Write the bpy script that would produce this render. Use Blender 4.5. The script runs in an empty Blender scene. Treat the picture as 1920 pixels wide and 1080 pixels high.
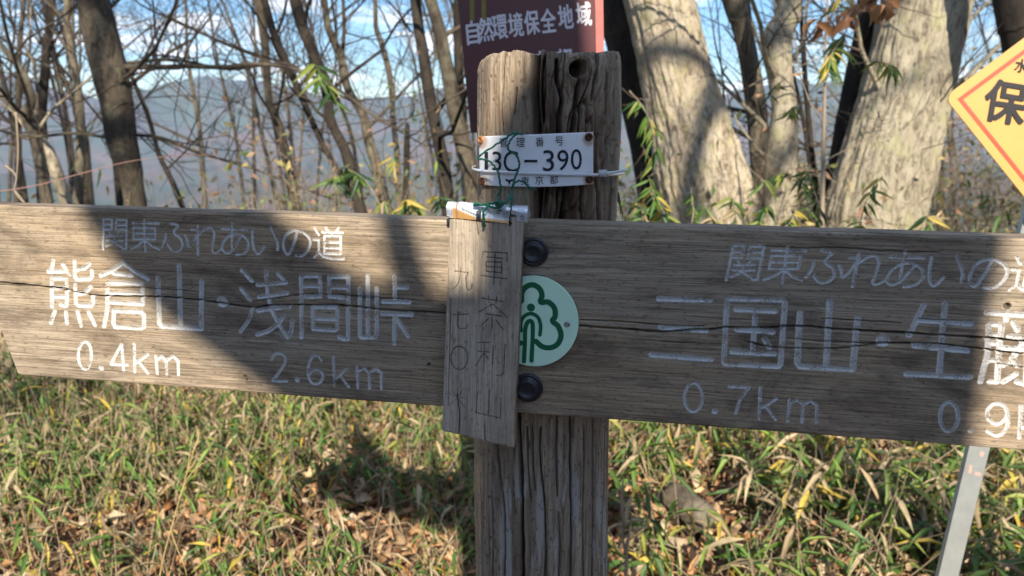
import bpy, math, random
import numpy as np
from mathutils import Matrix, Vector
R = math.radians
S = bpy.context.scene
COL = S.collection

# ------------------------------------------------------------------ camera, sky, sun, exposure
PITCH = R(12.0); EYE = np.array([0.0, 0.0, 1.5]); FPX = 1400.0
cam = bpy.data.cameras.new('camera'); co = bpy.data.objects.new('camera', cam); COL.objects.link(co)
co.location = EYE; co.rotation_euler = (math.pi/2 - PITCH, 0, 0)
cam.sensor_width = 36; cam.lens = FPX/1920*36; cam.clip_start = 0.02; cam.clip_end = 60000
cam.dof.use_dof = True; cam.dof.focus_distance = 0.80; cam.dof.aperture_fstop = 7.5
S.camera = co
SUN_EL, SUN_PHI = R(32.5), R(5.0)
TO_SUN = np.array([math.sin(SUN_PHI)*math.cos(SUN_EL), -math.cos(SUN_PHI)*math.cos(SUN_EL), math.sin(SUN_EL)])
W = bpy.data.worlds.new('World'); S.world = W; W.use_nodes = True
nt = W.node_tree; nt.nodes.clear()
sky = nt.nodes.new('ShaderNodeTexSky'); sky.sky_type = 'NISHITA'; sky.sun_disc = False
sky.sun_elevation = SUN_EL; sky.sun_rotation = math.atan2(TO_SUN[0], TO_SUN[1])
sky.altitude = 900; sky.air_density = 1.1; sky.dust_density = 0.6; sky.ozone_density = 2.6
bg = nt.nodes.new('ShaderNodeBackground'); bg.inputs['Strength'].default_value = 0.095
wo = nt.nodes.new('ShaderNodeOutputWorld')
tc = nt.nodes.new('ShaderNodeTexCoord')
sep = nt.nodes.new('ShaderNodeSeparateXYZ'); nt.links.new(tc.outputs['Generated'], sep.inputs[0])
def wm(op, a, b=None, clamp=False):
    n = nt.nodes.new('ShaderNodeMath'); n.operation = op; n.use_clamp = clamp
    for k, v in enumerate((a, b)):
        if v is None: continue
        if isinstance(v, (int, float)): n.inputs[k].default_value = v
        else: nt.links.new(v, n.inputs[k])
    return n.outputs[0]
zz = wm('ADD', wm('MAXIMUM', sep.outputs[2], 0.0), 0.16)
cx_ = wm('DIVIDE', sep.outputs[0], zz); cy_ = wm('DIVIDE', sep.outputs[1], zz)
cmb = nt.nodes.new('ShaderNodeCombineXYZ')
nt.links.new(cx_, cmb.inputs[0]); nt.links.new(wm('MULTIPLY', cy_, 1.25), cmb.inputs[1])
nz = nt.nodes.new('ShaderNodeTexNoise'); nz.inputs['Scale'].default_value = 1.5
nz.inputs['Detail'].default_value = 9; nz.inputs['Roughness'].default_value = 0.58; nz.inputs['Distortion'].default_value = 0.35
nt.links.new(cmb.outputs[0], nz.inputs['Vector'])
rp = nt.nodes.new('ShaderNodeMapRange'); rp.interpolation_type = 'SMOOTHSTEP'
rp.inputs[1].default_value = 0.50; rp.inputs[2].default_value = 0.61
nt.links.new(nz.outputs[0], rp.inputs[0])
mixc = nt.nodes.new('ShaderNodeMix'); mixc.data_type = 'RGBA'
nt.links.new(wm('MULTIPLY', rp.outputs[0], 0.85), mixc.inputs[0])
hs = nt.nodes.new('ShaderNodeHueSaturation'); hs.inputs['Saturation'].default_value = 1.5; nt.links.new(sky.outputs[0], hs.inputs['Color']); nt.links.new(hs.outputs[0], mixc.inputs[6]); mixc.inputs[7].default_value = (12.5, 12.5, 12.6, 1)
nt.links.new(mixc.outputs[2], bg.inputs['Color']); nt.links.new(bg.outputs[0], wo.inputs[0])
sl = bpy.data.lights.new('sun', 'SUN'); sl.energy = 5.0; sl.angle = R(0.53); sl.color = (1.0, 0.90, 0.75)
so = bpy.data.objects.new('sun', sl); COL.objects.link(so)
so.rotation_euler = Vector(tuple(TO_SUN)).to_track_quat('Z', 'Y').to_euler()
so.location = (0, 0, 20)
S.view_settings.view_transform = 'Standard'; S.view_settings.look = 'None'
S.view_settings.exposure = 1.05; S.view_settings.gamma = 1.0; S.view_settings.use_curve_mapping = False
S.cycles.use_denoising = True
S.cycles.max_bounces = 6; S.cycles.diffuse_bounces = 3; S.cycles.volume_bounces = 1
S.cycles.transparent_max_bounces = 8

# ------------------------------------------------------------------ projection helpers
FR = np.array([1, 0, 0.0]); FU = np.array([0, math.sin(PITCH), math.cos(PITCH)]); FF = np.array([0, math.cos(PITCH), -math.sin(PITCH)])
def ray(px, py):
    px = np.asarray(px, float)[..., None]; py = np.asarray(py, float)[..., None]
    return FF*FPX + FR*(px-960) - FU*(py-540)
def P(px, py, Y):
    d = ray(px, py); return EYE + d*(Y/d[..., 1:2])
def depth(p): return float(np.dot(np.asarray(p)-EYE, FF))
def wpx(w, p): return w*depth(p)/FPX
def proj(p):
    q = np.asarray(p)-EYE; z = q@FF
    return 960+FPX*(q@FR)/z, 540-FPX*(q@FU)/z

# ------------------------------------------------------------------ noise
def _h(ix, iy, iz, s):
    n = (ix.astype(np.int64)*374761393 + iy.astype(np.int64)*668265263 + iz.astype(np.int64)*1274126177 + s*974634777) & 0xffffffff
    n = ((n ^ (n >> 13))*1274126177) & 0xffffffff
    n = ((n ^ (n >> 16))*2246822519) & 0xffffffff
    return ((n ^ (n >> 15)) & 0xffff)/65535.0
def vn(x, y, z=0.0, s=0):
    x, y, z = np.broadcast_arrays(np.asarray(x, float), np.asarray(y, float), np.asarray(z, float))
    fx, fy, fz = np.floor(x), np.floor(y), np.floor(z)
    u, v, w = x-fx, y-fy, z-fz
    u = u*u*(3-2*u); v = v*v*(3-2*v); w = w*w*(3-2*w)
    r = 0
    for a in (0, 1):
        for b in (0, 1):
            for c in (0, 1):
                r = r + _h(fx+a, fy+b, fz+c, s)*(u if a else 1-u)*(v if b else 1-v)*(w if c else 1-w)
    return r*2-1
def fbm(x, y, z=0.0, o=4, s=0, g=0.5):
    r = 0; a = 1.0; t = 0
    for k in range(o):
        r = r + a*vn(np.asarray(x)*2**k, np.asarray(y)*2**k, np.asarray(z)*2**k, s+k*17); t += a; a *= g
    return r/t
def sst(a, b, x):
    t = np.clip((x-a)/(b-a), 0, 1); return t*t*(3-2*t)

# ------------------------------------------------------------------ object helpers
WORLD = {}
def tag(o, label=None, cat=None, group=None, kind=None):
    if label: o['label'] = label
    if cat: o['category'] = cat
    if group: o['group'] = group
    if kind: o['kind'] = kind
    return o
def tr(v): return Matrix.Translation(Vector(tuple(float(c) for c in v)))
def frame(o, x, y, z):
    m = Matrix.Identity(4)
    for k, c in enumerate((x, y, z)):
        for r in range(3): m[r][k] = float(c[r])
    for r in range(3): m[r][3] = float(o[r])
    return m
def mesh(name, V, F, mats=None, smooth=True, cols=None, pts=None, mi=None):
    me = bpy.data.meshes.new(name)
    V = np.asarray(V, dtype=np.float32).reshape(-1, 3)
    if isinstance(F, np.ndarray):
        nf, k = F.shape
        me.vertices.add(len(V)); me.vertices.foreach_set('co', V.ravel())
        me.loops.add(nf*k); me.loops.foreach_set('vertex_index', F.astype(np.int32).ravel())
        me.polygons.add(nf); me.polygons.foreach_set('loop_start', np.arange(0, nf*k, k, dtype=np.int32))
        me.update(calc_edges=True)
    else:
        me.from_pydata(V.tolist(), [], F); me.update()
    if smooth: me.polygons.foreach_set('use_smooth', np.ones(len(me.polygons), dtype=bool))
    for m in (mats if isinstance(mats, (list, tuple)) else [mats] if mats else []): me.materials.append(m)
    if mi is not None: me.polygons.foreach_set('material_index', np.asarray(mi, dtype=np.int32))
    if cols is not None:
        a = me.attributes.new('col', 'FLOAT_COLOR', 'POINT')
        c = np.ones((len(V), 4), dtype=np.float32); c[:, :3] = cols; a.data.foreach_set('color', c.ravel())
    for k, v in (pts or {}).items():
        a = me.attributes.new(k, 'FLOAT', 'POINT'); a.data.foreach_set('value', np.asarray(v, dtype=np.float32))
    return me
def empty(name, loc, **k):
    o = bpy.data.objects.new(name, None); COL.objects.link(o); o.location = [float(c) for c in loc]
    o.empty_display_size = 0.1
    WORLD[o.name] = tr(loc); tag(o, **k); return o
def link(name, me, parent=None, M=None, **k):
    o = bpy.data.objects.new(name, me); COL.objects.link(o)
    if parent is not None:
        o.parent = parent; Wp = WORLD[parent.name]
        if M is None: M = Wp
        o.matrix_basis = Wp.inverted() @ M
    else:
        M = M or Matrix.Identity(4); o.matrix_basis = M
    WORLD[o.name] = M.copy(); tag(o, **k); return o
def wmesh(name, V, F, mat, parent=None, **k):
    """mesh from world coordinates, origin moved to the parent's frame or to the mesh's foot"""
    V = np.asarray(V, float).reshape(-1, 3)
    extra = {q: k.pop(q) for q in ('smooth', 'cols', 'pts', 'mi') if q in k}
    if parent is not None: M = tr(WORLD[parent.name].translation)
    else:
        c = (V.min(0)+V.max(0))/2; c[2] = V[:, 2].min(); M = tr(c)
    V = V - np.array(M.translation)
    return link(name, mesh(name, V, F, mat, **extra), parent, M, **k)
def gridfaces(n, m, closed=False):
    i = np.arange(n-1)[:, None]*m; j = np.arange(m if closed else m-1)[None, :]; j2 = (j+1) % m
    return np.stack([i+j, i+j2, i+m+j2, i+m+j], -1).reshape(-1, 4)
class MB:
    def __init__(s): s.V = []; s.F4 = []; s.n = 0
    def add(s, V, F): s.V.append(np.asarray(V, float).reshape(-1, 3)); s.F4.append(np.asarray(F, int)+s.n); s.n += len(s.V[-1])
    def done(s): return np.concatenate(s.V), np.concatenate(s.F4)
def catmull(p, k=6):
    p = np.asarray(p, float)
    if len(p) < 3:
        t = np.linspace(0, 1, k+1)[:, None]; return p[0]*(1-t)+p[-1]*t
    q = np.vstack([2*p[0]-p[1], p, 2*p[-1]-p[-2]]); out = []
    for i in range(1, len(q)-2):
        t = np.arange(k)[:, None]/k
        a, b, c, d = q[i-1], q[i], q[i+1], q[i+2]
        out.append(0.5*(2*b+(c-a)*t+(2*a-5*b+4*c-d)*t*t+(3*b-a-3*c+d)*t**3))
    out.append(p[-1:]); return np.vstack(out)
def tube(mb, pts, rad, sides=6, caps=True, disp=None):
    p = np.asarray(pts, float); n = len(p); r = np.broadcast_to(np.asarray(rad, float), (n,)).copy()
    t = np.gradient(p, axis=0); t /= np.linalg.norm(t, axis=1)[:, None]+1e-12
    up = np.array([0.13, -1, 0.21]) if abs(t[0][2]) > 0.7 else np.array([0.0, 0.1, 1])
    a = np.cross(t, up); a /= np.linalg.norm(a, axis=1)[:, None]+1e-12; b = np.cross(a, t)
    th = np.arange(sides)/sides*2*math.pi
    rr = r[:, None]*np.ones(sides)[None]
    if disp is not None: rr = rr + disp(p, th, r)
    V = p[:, None]+rr[..., None]*(a[:, None]*np.cos(th)[None, :, None]+b[:, None]*np.sin(th)[None, :, None])
    V = V.reshape(-1, 3); F = gridfaces(n, sides, True)
    if caps:
        V = np.vstack([V, p[:1], p[-1:]]); c0, c1 = n*sides, n*sides+1
        j = np.arange(sides); j2 = (j+1) % sides
        F = np.vstack([F, np.stack([j2, j, np.full(sides, c0), np.full(sides, c0)], -1), np.stack([(n-1)*sides+j, (n-1)*sides+j2, np.full(sides, c1), np.full(sides, c1)], -1)])
    mb.add(V, F)
def tofaces(F):
    return F if not (F[:, 2] == F[:, 3]).any() else [tuple(f[:3]) if f[2] == f[3] else tuple(f) for f in F.tolist()]
def box(c, s):
    c = np.asarray(c, float); s = np.asarray(s, float)/2
    V = np.array([[x, y, z] for x in (-1, 1) for y in (-1, 1) for z in (-1, 1)])*s+c
    return V, np.array([[0, 1, 3, 2], [4, 6, 7, 5], [0, 4, 5, 1], [2, 3, 7, 6], [0, 2, 6, 4], [1, 5, 7, 3]])
def lathe(prof, n=40):
    """profile of (radius, height); axis is local z"""
    th = np.arange(n)/n*2*math.pi; V = []
    for r, z in prof: V.append(np.stack([r*np.cos(th), r*np.sin(th), np.full(n, z)], -1))
    V = np.concatenate(V); F = gridfaces(len(prof), n, True).tolist(); F.append(list(range((len(prof)-1)*n, len(prof)*n)))
    return V, F

# ------------------------------------------------------------------ materials
class N:
    def __init__(s, name, rough=0.8, spec=0.3):
        s.m = bpy.data.materials.new(name); s.m.use_nodes = True; s.t = s.m.node_tree; s.b = s.t.nodes['Principled BSDF']
        s.b.inputs['Roughness'].default_value = rough; s.b.inputs['Specular IOR Level'].default_value = spec
    def n(s, typ, **k):
        x = s.t.nodes.new(typ)
        for a, v in k.items():
            if a in x.inputs.keys():
                s.set(x.inputs[a], v)
            else: setattr(x, a, v)
        return x
    def set(s, i, v):
        if hasattr(v, 'is_output'): s.t.links.new(v, i)
        else: i.default_value = (*v, 1) if isinstance(v, tuple) and len(v) == 3 and i.type == 'RGBA' else v
    def coord(s, kind='Object', scale=(1, 1, 1), rot=(0, 0, 0)):
        t = s.n('ShaderNodeTexCoord'); m = s.n('ShaderNodeMapping'); s.t.links.new(t.outputs[kind], m.inputs[0])
        m.inputs['Scale'].default_value = scale; m.inputs['Rotation'].default_value = rot; return m.outputs[0]
    def noise(s, vec, scale, detail=4, rough=0.5, dist=0.0):
        x = s.n('ShaderNodeTexNoise', Vector=vec, Scale=scale, Detail=detail, Roughness=rough, Distortion=dist); return x.outputs[0]
    def rng(s, v, a, b, c=0.0, d=1.0):
        x = s.n('ShaderNodeMapRange'); s.set(x.inputs[0], v)
        for k, q in enumerate((a, b, c, d)): s.set(x.inputs[k+1], q)
        return x.outputs[0]
    def mix(s, f, a, b, mode='MIX'):
        x = s.n('ShaderNodeMix', data_type='RGBA', blend_type=mode); s.set(x.inputs[0], f); s.set(x.inputs[6], a); s.set(x.inputs[7], b); return x.outputs[2]
    def math(s, op, a, b=0.0, clamp=False):
        x = s.n('ShaderNodeMath', operation=op, use_clamp=clamp); s.set(x.inputs[0], a); s.set(x.inputs[1], b); return x.outputs[0]
    def attr(s, name, fac=True):
        x = s.n('ShaderNodeAttribute', attribute_name=name); return x.outputs['Fac' if fac else 'Color']
    def color(s, c): s.set(s.b.inputs['Base Color'], c); return s
    def bump(s, h, strength=0.5, dist=0.001):
        x = s.n('ShaderNodeBump', Strength=strength, Distance=dist, Height=h); s.t.links.new(x.outputs[0], s.b.inputs['Normal']); return s
def flat(name, c, rough=0.6, spec=0.3, metal=0.0, var=0.12, scale=60):
    n = N(name, rough, spec); n.b.inputs['Metallic'].default_value = metal
    v = n.noise(n.coord(), scale, 5, 0.6)
    n.color(n.mix(n.rng(v, 0.3, 0.75), tuple(q*(1-var) for q in c), tuple(min(1, q*(1+var)) for q in c))); return n.m

def wood_mat(name, axis, light, mid, dark, warm, paint=None):
    """weathered wood; axis = local axis the grain runs along; attributes: paint, dirt"""
    n = N(name, 0.86, 0.18)
    def sc(a, b): return tuple(a if k == axis else b for k in range(3))
    g1 = n.noise(n.coord(scale=sc(5, 170)), 1.0, 6, 0.62, 0.5)
    g2 = n.noise(n.coord(scale=sc(14, 620)), 1.0, 4, 0.6, 0.3)
    blot = n.noise(n.coord(scale=sc(7, 17)), 1.0, 7, 0.68, 0.8)
    spk = n.noise(n.coord(scale=sc(130, 330)), 1.0, 4, 0.75)
    big = n.noise(n.coord(scale=sc(3.2, 30)), 1.0, 5, 0.7, 1.2)
    wv = n.noise(n.coord(scale=sc(2.2, 6)), 1.0, 4, 0.6)
    c = n.mix(n.rng(g1, 0.32, 0.70), mid, light)
    c = n.mix(n.rng(wv, 0.42, 0.66, 0, 0.65), c, warm)
    c = n.mix(n.rng(g2, 0.34, 0.54, 0.65, 0), c, dark)
    c = n.mix(n.rng(blot, 0.49, 0.66, 0, 0.72), c, dark)
    c = n.mix(n.rng(spk, 0.55, 0.68, 0, 0.7), c, tuple(q*0.6 for q in dark))
    c = n.mix(n.rng(big, 0.54, 0.66, 0, 0.55), c, dark)
    d = n.attr('dirt'); c = n.mix(n.math('MULTIPLY', d, 0.9), c, (0.022, 0.018, 0.015))  # shade of cracks and recesses painted in as near-black
    bh = n.math('ADD', n.math('MULTIPLY', g1, 0.9), n.math('MULTIPLY', g2, 0.5))
    if paint:
        pn = n.noise(n.coord(scale=(1, 1, 1)), 620, 5, 0.75)
        pn2 = n.noise(n.coord(scale=(1, 1, 1)), 60, 4, 0.6)
        thr = n.math('ADD', pn, n.rng(pn2, 0.35, 0.7, -0.15, 0.17))
        f = n.math('MULTIPLY', n.attr('paint'), n.rng(thr, paint[1], paint[1]+0.10, 1.0, paint[2]), True)
        pc = n.mix(n.rng(pn, 0.35, 0.68), paint[0], tuple(q*0.62 for q in paint[0]))
        c = n.mix(f, c, pc)
        bh = n.math('ADD', bh, n.math('MULTIPLY', n.math('MULTIPLY', f, pn), 0.8))
    n.color(c); n.bump(bh, 0.75, 0.0012); return n.m

board_mat = wood_mat('weathered_board_wood', 0, (0.43, 0.36, 0.27), (0.245, 0.195, 0.142), (0.078, 0.058, 0.043), (0.40, 0.29, 0.175), paint=((0.70, 0.70, 0.69), 0.53, 0.25))
plaque_mat = wood_mat('weathered_plaque_wood', 1, (0.54, 0.475, 0.385), (0.38, 0.325, 0.26), (0.19, 0.155, 0.12), (0.42, 0.34, 0.24), paint=((0.020, 0.016, 0.020), 0.80, 0.6))
def post_material():
    n = N('weathered_post_wood', 0.88, 0.15)
    V = n.coord(scale=(1, 1, 1))
    g1 = n.noise(n.coord(scale=(85, 85, 3)), 1.0, 6, 0.65, 0.4)
    g2 = n.noise(n.coord(scale=(330, 330, 14)), 1.0, 4, 0.65, 0.2)
    bl = n.noise(n.coord(scale=(22, 22, 6)), 1.0, 6, 0.7, 0.6)
    spk = n.noise(n.coord(scale=(420, 420, 170)), 1.0, 3, 0.7)
    c = n.mix(n.rng(g1, 0.34, 0.68), (0.175, 0.132, 0.092), (0.43, 0.355, 0.26))
    c = n.mix(n.rng(bl, 0.52, 0.68, 0, 0.6), c, (0.17, 0.105, 0.062))
    c = n.mix(n.rng(g2, 0.30, 0.50, 0.75, 0), c, (0.05, 0.042, 0.037))
    c = n.mix(n.rng(spk, 0.60, 0.72, 0, 0.7), c, (0.04, 0.033, 0.03))
    c = n.mix(n.math('MULTIPLY', n.attr('rot'), n.rng(bl, 0.3, 0.6, 0.35, 0.95)), c, (0.13, 0.07, 0.042))
    pt = n.noise(n.coord(scale=(70, 70, 7)), 1.0, 5, 0.65, 0.3)
    c = n.mix(n.math('MULTIPLY', n.attr('pale'), n.rng(pt, 0.52, 0.56)), c, (0.36, 0.34, 0.31))
    c = n.mix(n.math('MULTIPLY', n.attr('dirt'), 0.92), c, (0.02, 0.016, 0.013))  # depth shade of post cracks and pits put into the colour
    n.color(c); n.bump(n.math('ADD', n.math('MULTIPLY', g1, 1.0), n.math('MULTIPLY', g2, 0.8)), 0.9, 0.002); return n.m
post_mat = post_material()
def bark(name, a, b, dark, moss=None, vs=1.0):
    n = N(name, 0.92, 0.12)
    g = n.noise(n.coord(scale=(26*vs, 26*vs, 10*vs)), 1.0, 8, 0.72, 1.0)
    p = n.noise(n.coord(scale=(6, 6, 3)), 1.0, 5, 0.65)
    f = n.noise(n.coord(scale=(120*vs, 120*vs, 40*vs)), 1.0, 4, 0.7)
    c = n.mix(n.rng(p, 0.36, 0.64), a, b)
    c = n.mix(n.rng(g, 0.38, 0.52, 0.95, 0), c, dark)
    c = n.mix(n.rng(f, 0.32, 0.48, 0.5, 0), c, dark)
    if moss: c = n.mix(n.rng(n.noise(n.coord(scale=(11, 11, 8)), 1.0, 6, 0.7), 0.52, 0.62, 0, 0.6), c, moss)
    n.color(c); n.bump(g, 0.9, 0.012); return n.m
bark_pale = bark('pale_rough_bark', (0.36, 0.30, 0.22), (0.48, 0.42, 0.315), (0.13, 0.10, 0.07), (0.33, 0.31, 0.15))
bark_lichen = bark('lichen_bark', (0.31, 0.27, 0.195), (0.41, 0.37, 0.28), (0.12, 0.095, 0.07), (0.35, 0.34, 0.19), 1.3)
bark_grey = bark('grey_brown_bark', (0.09, 0.072, 0.052), (0.20, 0.165, 0.12), (0.06, 0.05, 0.04), (0.22, 0.21, 0.14))
bark_mid = bark('brown_grey_bark', (0.045, 0.036, 0.028), (0.12, 0.098, 0.072), (0.035, 0.03, 0.025), (0.16, 0.15, 0.10))  # browns lowered to carry the shade on the left trunks
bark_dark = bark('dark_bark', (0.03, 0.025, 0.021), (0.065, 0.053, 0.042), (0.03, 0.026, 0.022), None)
twig_mat = flat('twig_bark', (0.085, 0.066, 0.05), 0.9, 0.1, 0, 0.35, 8)
twig_pale = flat('pale_twig_bark', (0.30, 0.245, 0.18), 0.9, 0.1, 0, 0.35, 8)
def leafy(name, rough=0.5, trans=0.25):
    n = N(name, rough, 0.4); c = n.attr('col', False)
    v = n.noise(n.coord(), 35, 3, 0.5)
    c = n.mix(n.rng(v, 0.3, 0.7, 0.0, 0.35), c, (0.05, 0.04, 0.02))
    n.color(c)
    tl = n.n('ShaderNodeBsdfTranslucent', Color=c); mx = n.n('ShaderNodeMixShader', Fac=trans)
    out = n.t.nodes['Material Output']
    n.t.links.new(n.b.outputs[0], mx.inputs[1]); n.t.links.new(tl.outputs[0], mx.inputs[2]); n.t.links.new(mx.outputs[0], out.inputs[0]); return n.m
leaf_attr = leafy('foliage'); litter_attr = leafy('leaf_litter', 0.75, 0.1)
def leafflat(name, c, rough=0.45, trans=0.3):
    n = N(name, rough, 0.45); v = n.noise(n.coord(), 30, 4, 0.6)
    cc = n.mix(n.rng(v, 0.35, 0.7), c, tuple(q*0.6 for q in c)); n.color(cc)
    tl = n.n('ShaderNodeBsdfTranslucent', Color=cc); mx = n.n('ShaderNodeMixShader', Fac=trans)
    n.t.links.new(n.b.outputs[0], mx.inputs[1]); n.t.links.new(tl.outputs[0], mx.inputs[2]); n.t.links.new(mx.outputs[0], n.t.nodes['Material Output'].inputs[0]); return n.m
LEAFM = [leafflat('green_leaf', (0.11, 0.21, 0.04)), leafflat('deep_green_leaf', (0.04, 0.095, 0.03)), leafflat('yellow_green_leaf', (0.24, 0.29, 0.055)),
         leafflat('yellow_leaf', (0.52, 0.40, 0.07)), leafflat('straw_leaf', (0.44, 0.35, 0.20), 0.7), leafflat('brown_leaf', (0.30, 0.14, 0.06), 0.75)]
galv = flat('galvanised_steel', (0.46, 0.50, 0.50), 0.42, 0.5, 0.55, 0.10, 30)
rubber = flat('black_bolt_cap', (0.018, 0.020, 0.024), 0.38, 0.5, 0, 0.25, 200)

# ------------------------------------------------------------------ terrain
def ground_h(x, y):
    x = np.asarray(x, float); y = np.asarray(y, float)
    r = np.hypot(x, y); X_, Y_ = x, y
    near = 0.05*fbm(x*0.8, y*0.8, s=3)+0.02*fbm(x*4, y*4, s=5)
    side = sst(-1.0, 3.5, x)
    start = 4.6+4.5*side
    d = np.maximum(r-start, 0)*sst(-1.5, 1.0, y)
    near = near - np.minimum(d, 30)*(0.44-0.27*side)*sst(0, 1.5, d)
    far = np.maximum(r-30, 0)
    low = -360*(1-np.exp(-far/520.0))+35*fbm(x/260, y/260, s=9, o=5)*sst(20, 600, r)
    th = np.arctan2(x, y)
    ridge = (90*np.exp(-((th+0.30)/0.085)**2) + 40*fbm(th*6, 0*th+2.0, s=21, o=5) + 60*np.exp(-((th+0.55)/0.2)**2))
    m1 = sst(4000, 6500, r)*(560+ridge+120*np.abs(fbm(X_/2600, Y_/2600, s=52, o=6))*2)*(1+0.0*r)
    spur = sst(1800, 3200, r)*(1-sst(3300, 5200, r))*(120+90*fbm(x/900, y/900, s=33, o=5))
    det = sst(900, 2500, r)*(260*(1-np.abs(fbm(x/1500, y/1500, s=41, o=7))*2)-170+30*fbm(x/160, y/160, s=44, o=4))
    back = sst(math.pi*0.55, math.pi*0.8, np.abs(th))
    return near+(low+m1+spur+det)*(1-0.0*back)
def G(x, y): return float(ground_h(x, y))

def terrain():
    nt_, nr = 720, 330
    th = np.linspace(-math.pi, math.pi, nt_, endpoint=False)
    w = np.linspace(0, 1, nt_, endpoint=False)
    th = (w*2-1); th = math.pi*(0.45*th+0.55*th**3)      # finer ahead (+y is th=0)
    rr = np.concatenate([[0.05], np.geomspace(0.25, 7300, nr-1)])
    X = rr[:, None]*np.sin(th)[None]; Y = rr[:, None]*np.cos(th)[None]
    Z = ground_h(X, Y)
    V = np.stack([X, Y, Z], -1).reshape(-1, 3)
    n = N('ground_soil_and_woods', 0.95, 0.08)
    V1 = n.coord(); a = n.noise(V1, 2.2, 8, 0.7); b = n.noise(V1, 22, 6, 0.75)
    c = n.mix(n.rng(a, 0.35, 0.65), (0.10, 0.055, 0.03), (0.05, 0.034, 0.022))
    c = n.mix(n.rng(b, 0.45, 0.62), c, (0.30, 0.19, 0.11))
    f1 = n.noise(V1, 0.0035, 9, 0.68); f2 = n.noise(V1, 0.022, 7, 0.75)
    f3 = n.noise(V1, 0.0012, 5, 0.6)
    wood = n.mix(n.rng(f1, 0.42, 0.56), (0.11, 0.075, 0.06), (0.016, 0.040, 0.024))
    wood = n.mix(n.rng(f2, 0.38, 0.62, 0, 0.6), wood, (0.13, 0.105, 0.07))
    wood = n.mix(n.rng(f3, 0.47, 0.58, 0, 0.7), wood, (0.045, 0.085, 0.045))
    cd = n.n('ShaderNodeVectorMath', operation='LENGTH', **{}); n.t.links.new(n.coord(), cd.inputs[0])
    far = n.rng(cd.outputs['Value'], 25, 70)
    n.color(n.mix(far, c, wood)); n.bump(b, 0.6, 0.03)
    o = link('ground', mesh('ground', V, gridfaces(nr, nt_, True), n.m), kind='structure'); return o
terrain()

# ------------------------------------------------------------------ post silhouette (pixels: left, right, y) at the post's axis
YP = 0.86; SE = 2.7
rows = [(893, 1168, 100), (892, 1169, 230), (892, 1163, 330), (892, 1158, 420), (891, 1150, 600), (889, 1145, 790), (888, 1143, 900), (891, 1142, 1080)]
pz, pc_, pr = [], [], []
for l, r_, y in rows:
    a, b = P(l, y, YP-0.02), P(r_, y, YP-0.02); pz.append(a[2]); pc_.append((a[0]+b[0])/2); pr.append((b[0]-a[0])/2*0.985)
pz = np.array(pz[::-1]); pc_ = np.array(pc_[::-1]); pr = np.array(pr[::-1])
def pcx(z): return np.interp(z, pz, pc_)
def prad(z): return np.interp(z, pz, pr)
def polar_r(phi, z): return prad(z)/(np.abs(np.sin(phi))**SE+np.abs(np.cos(phi)*1.0)**SE)**(1/SE)
def hitpost(px, py, off=0.0):
    d = ray(px, py); lo = np.full(d.shape[:-1], 0.60); hi = np.full(d.shape[:-1], YP)
    for _ in range(40):
        m = (lo+hi)/2; p = EYE+d*(m/d[..., 1])[..., None]
        r = prad(p[..., 2])+off
        f = (np.abs(p[..., 0]-pcx(p[..., 2]))/r)**SE+(np.abs(p[..., 1]-YP)/r)**SE-1
        hi = np.where(f < 0, m, hi); lo = np.where(f < 0, lo, m)
    return EYE+d*(hi/d[..., 1])[..., None]
def poly(s): return [[tuple(float(v) for v in q.split(',')) for q in t.split()] for t in s.strip(';').split(';') if t.strip()]
def segdist(A, B, pts, width, reach):
    """signed distance field (to stroke edge) over grids A,B for one polyline"""
    out = np.full(A.shape, 9.0); w = np.broadcast_to(np.asarray(width, float), (len(pts),))
    for i in range(len(pts)-1):
        (x0, y0), (x1, y1) = pts[i], pts[i+1]; m = max(w[i], w[i+1])/2+reach
        k = (A > min(x0, x1)-m) & (A < max(x0, x1)+m) & (B > min(y0, y1)-m) & (B < max(y0, y1)+m)
        if not k.any(): continue
        a, b = A[k], B[k]; dx, dy = x1-x0, y1-y0; t = np.clip(((a-x0)*dx+(b-y0)*dy)/(dx*dx+dy*dy+1e-12), 0, 1)
        d = np.hypot(a-x0-t*dx, b-y0-t*dy)-(w[i]+(w[i+1]-w[i])*t)/2
        out[k] = np.minimum(out[k], d)
    return out

POST_BASE = (float(pcx(pz[0])), YP, G(float(pcx(pz[0])), YP))
sign_root = empty('trail_signpost', POST_BASE, label='weathered wooden trail signpost with routed white Japanese direction board and green disc', cat='signpost')

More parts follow.
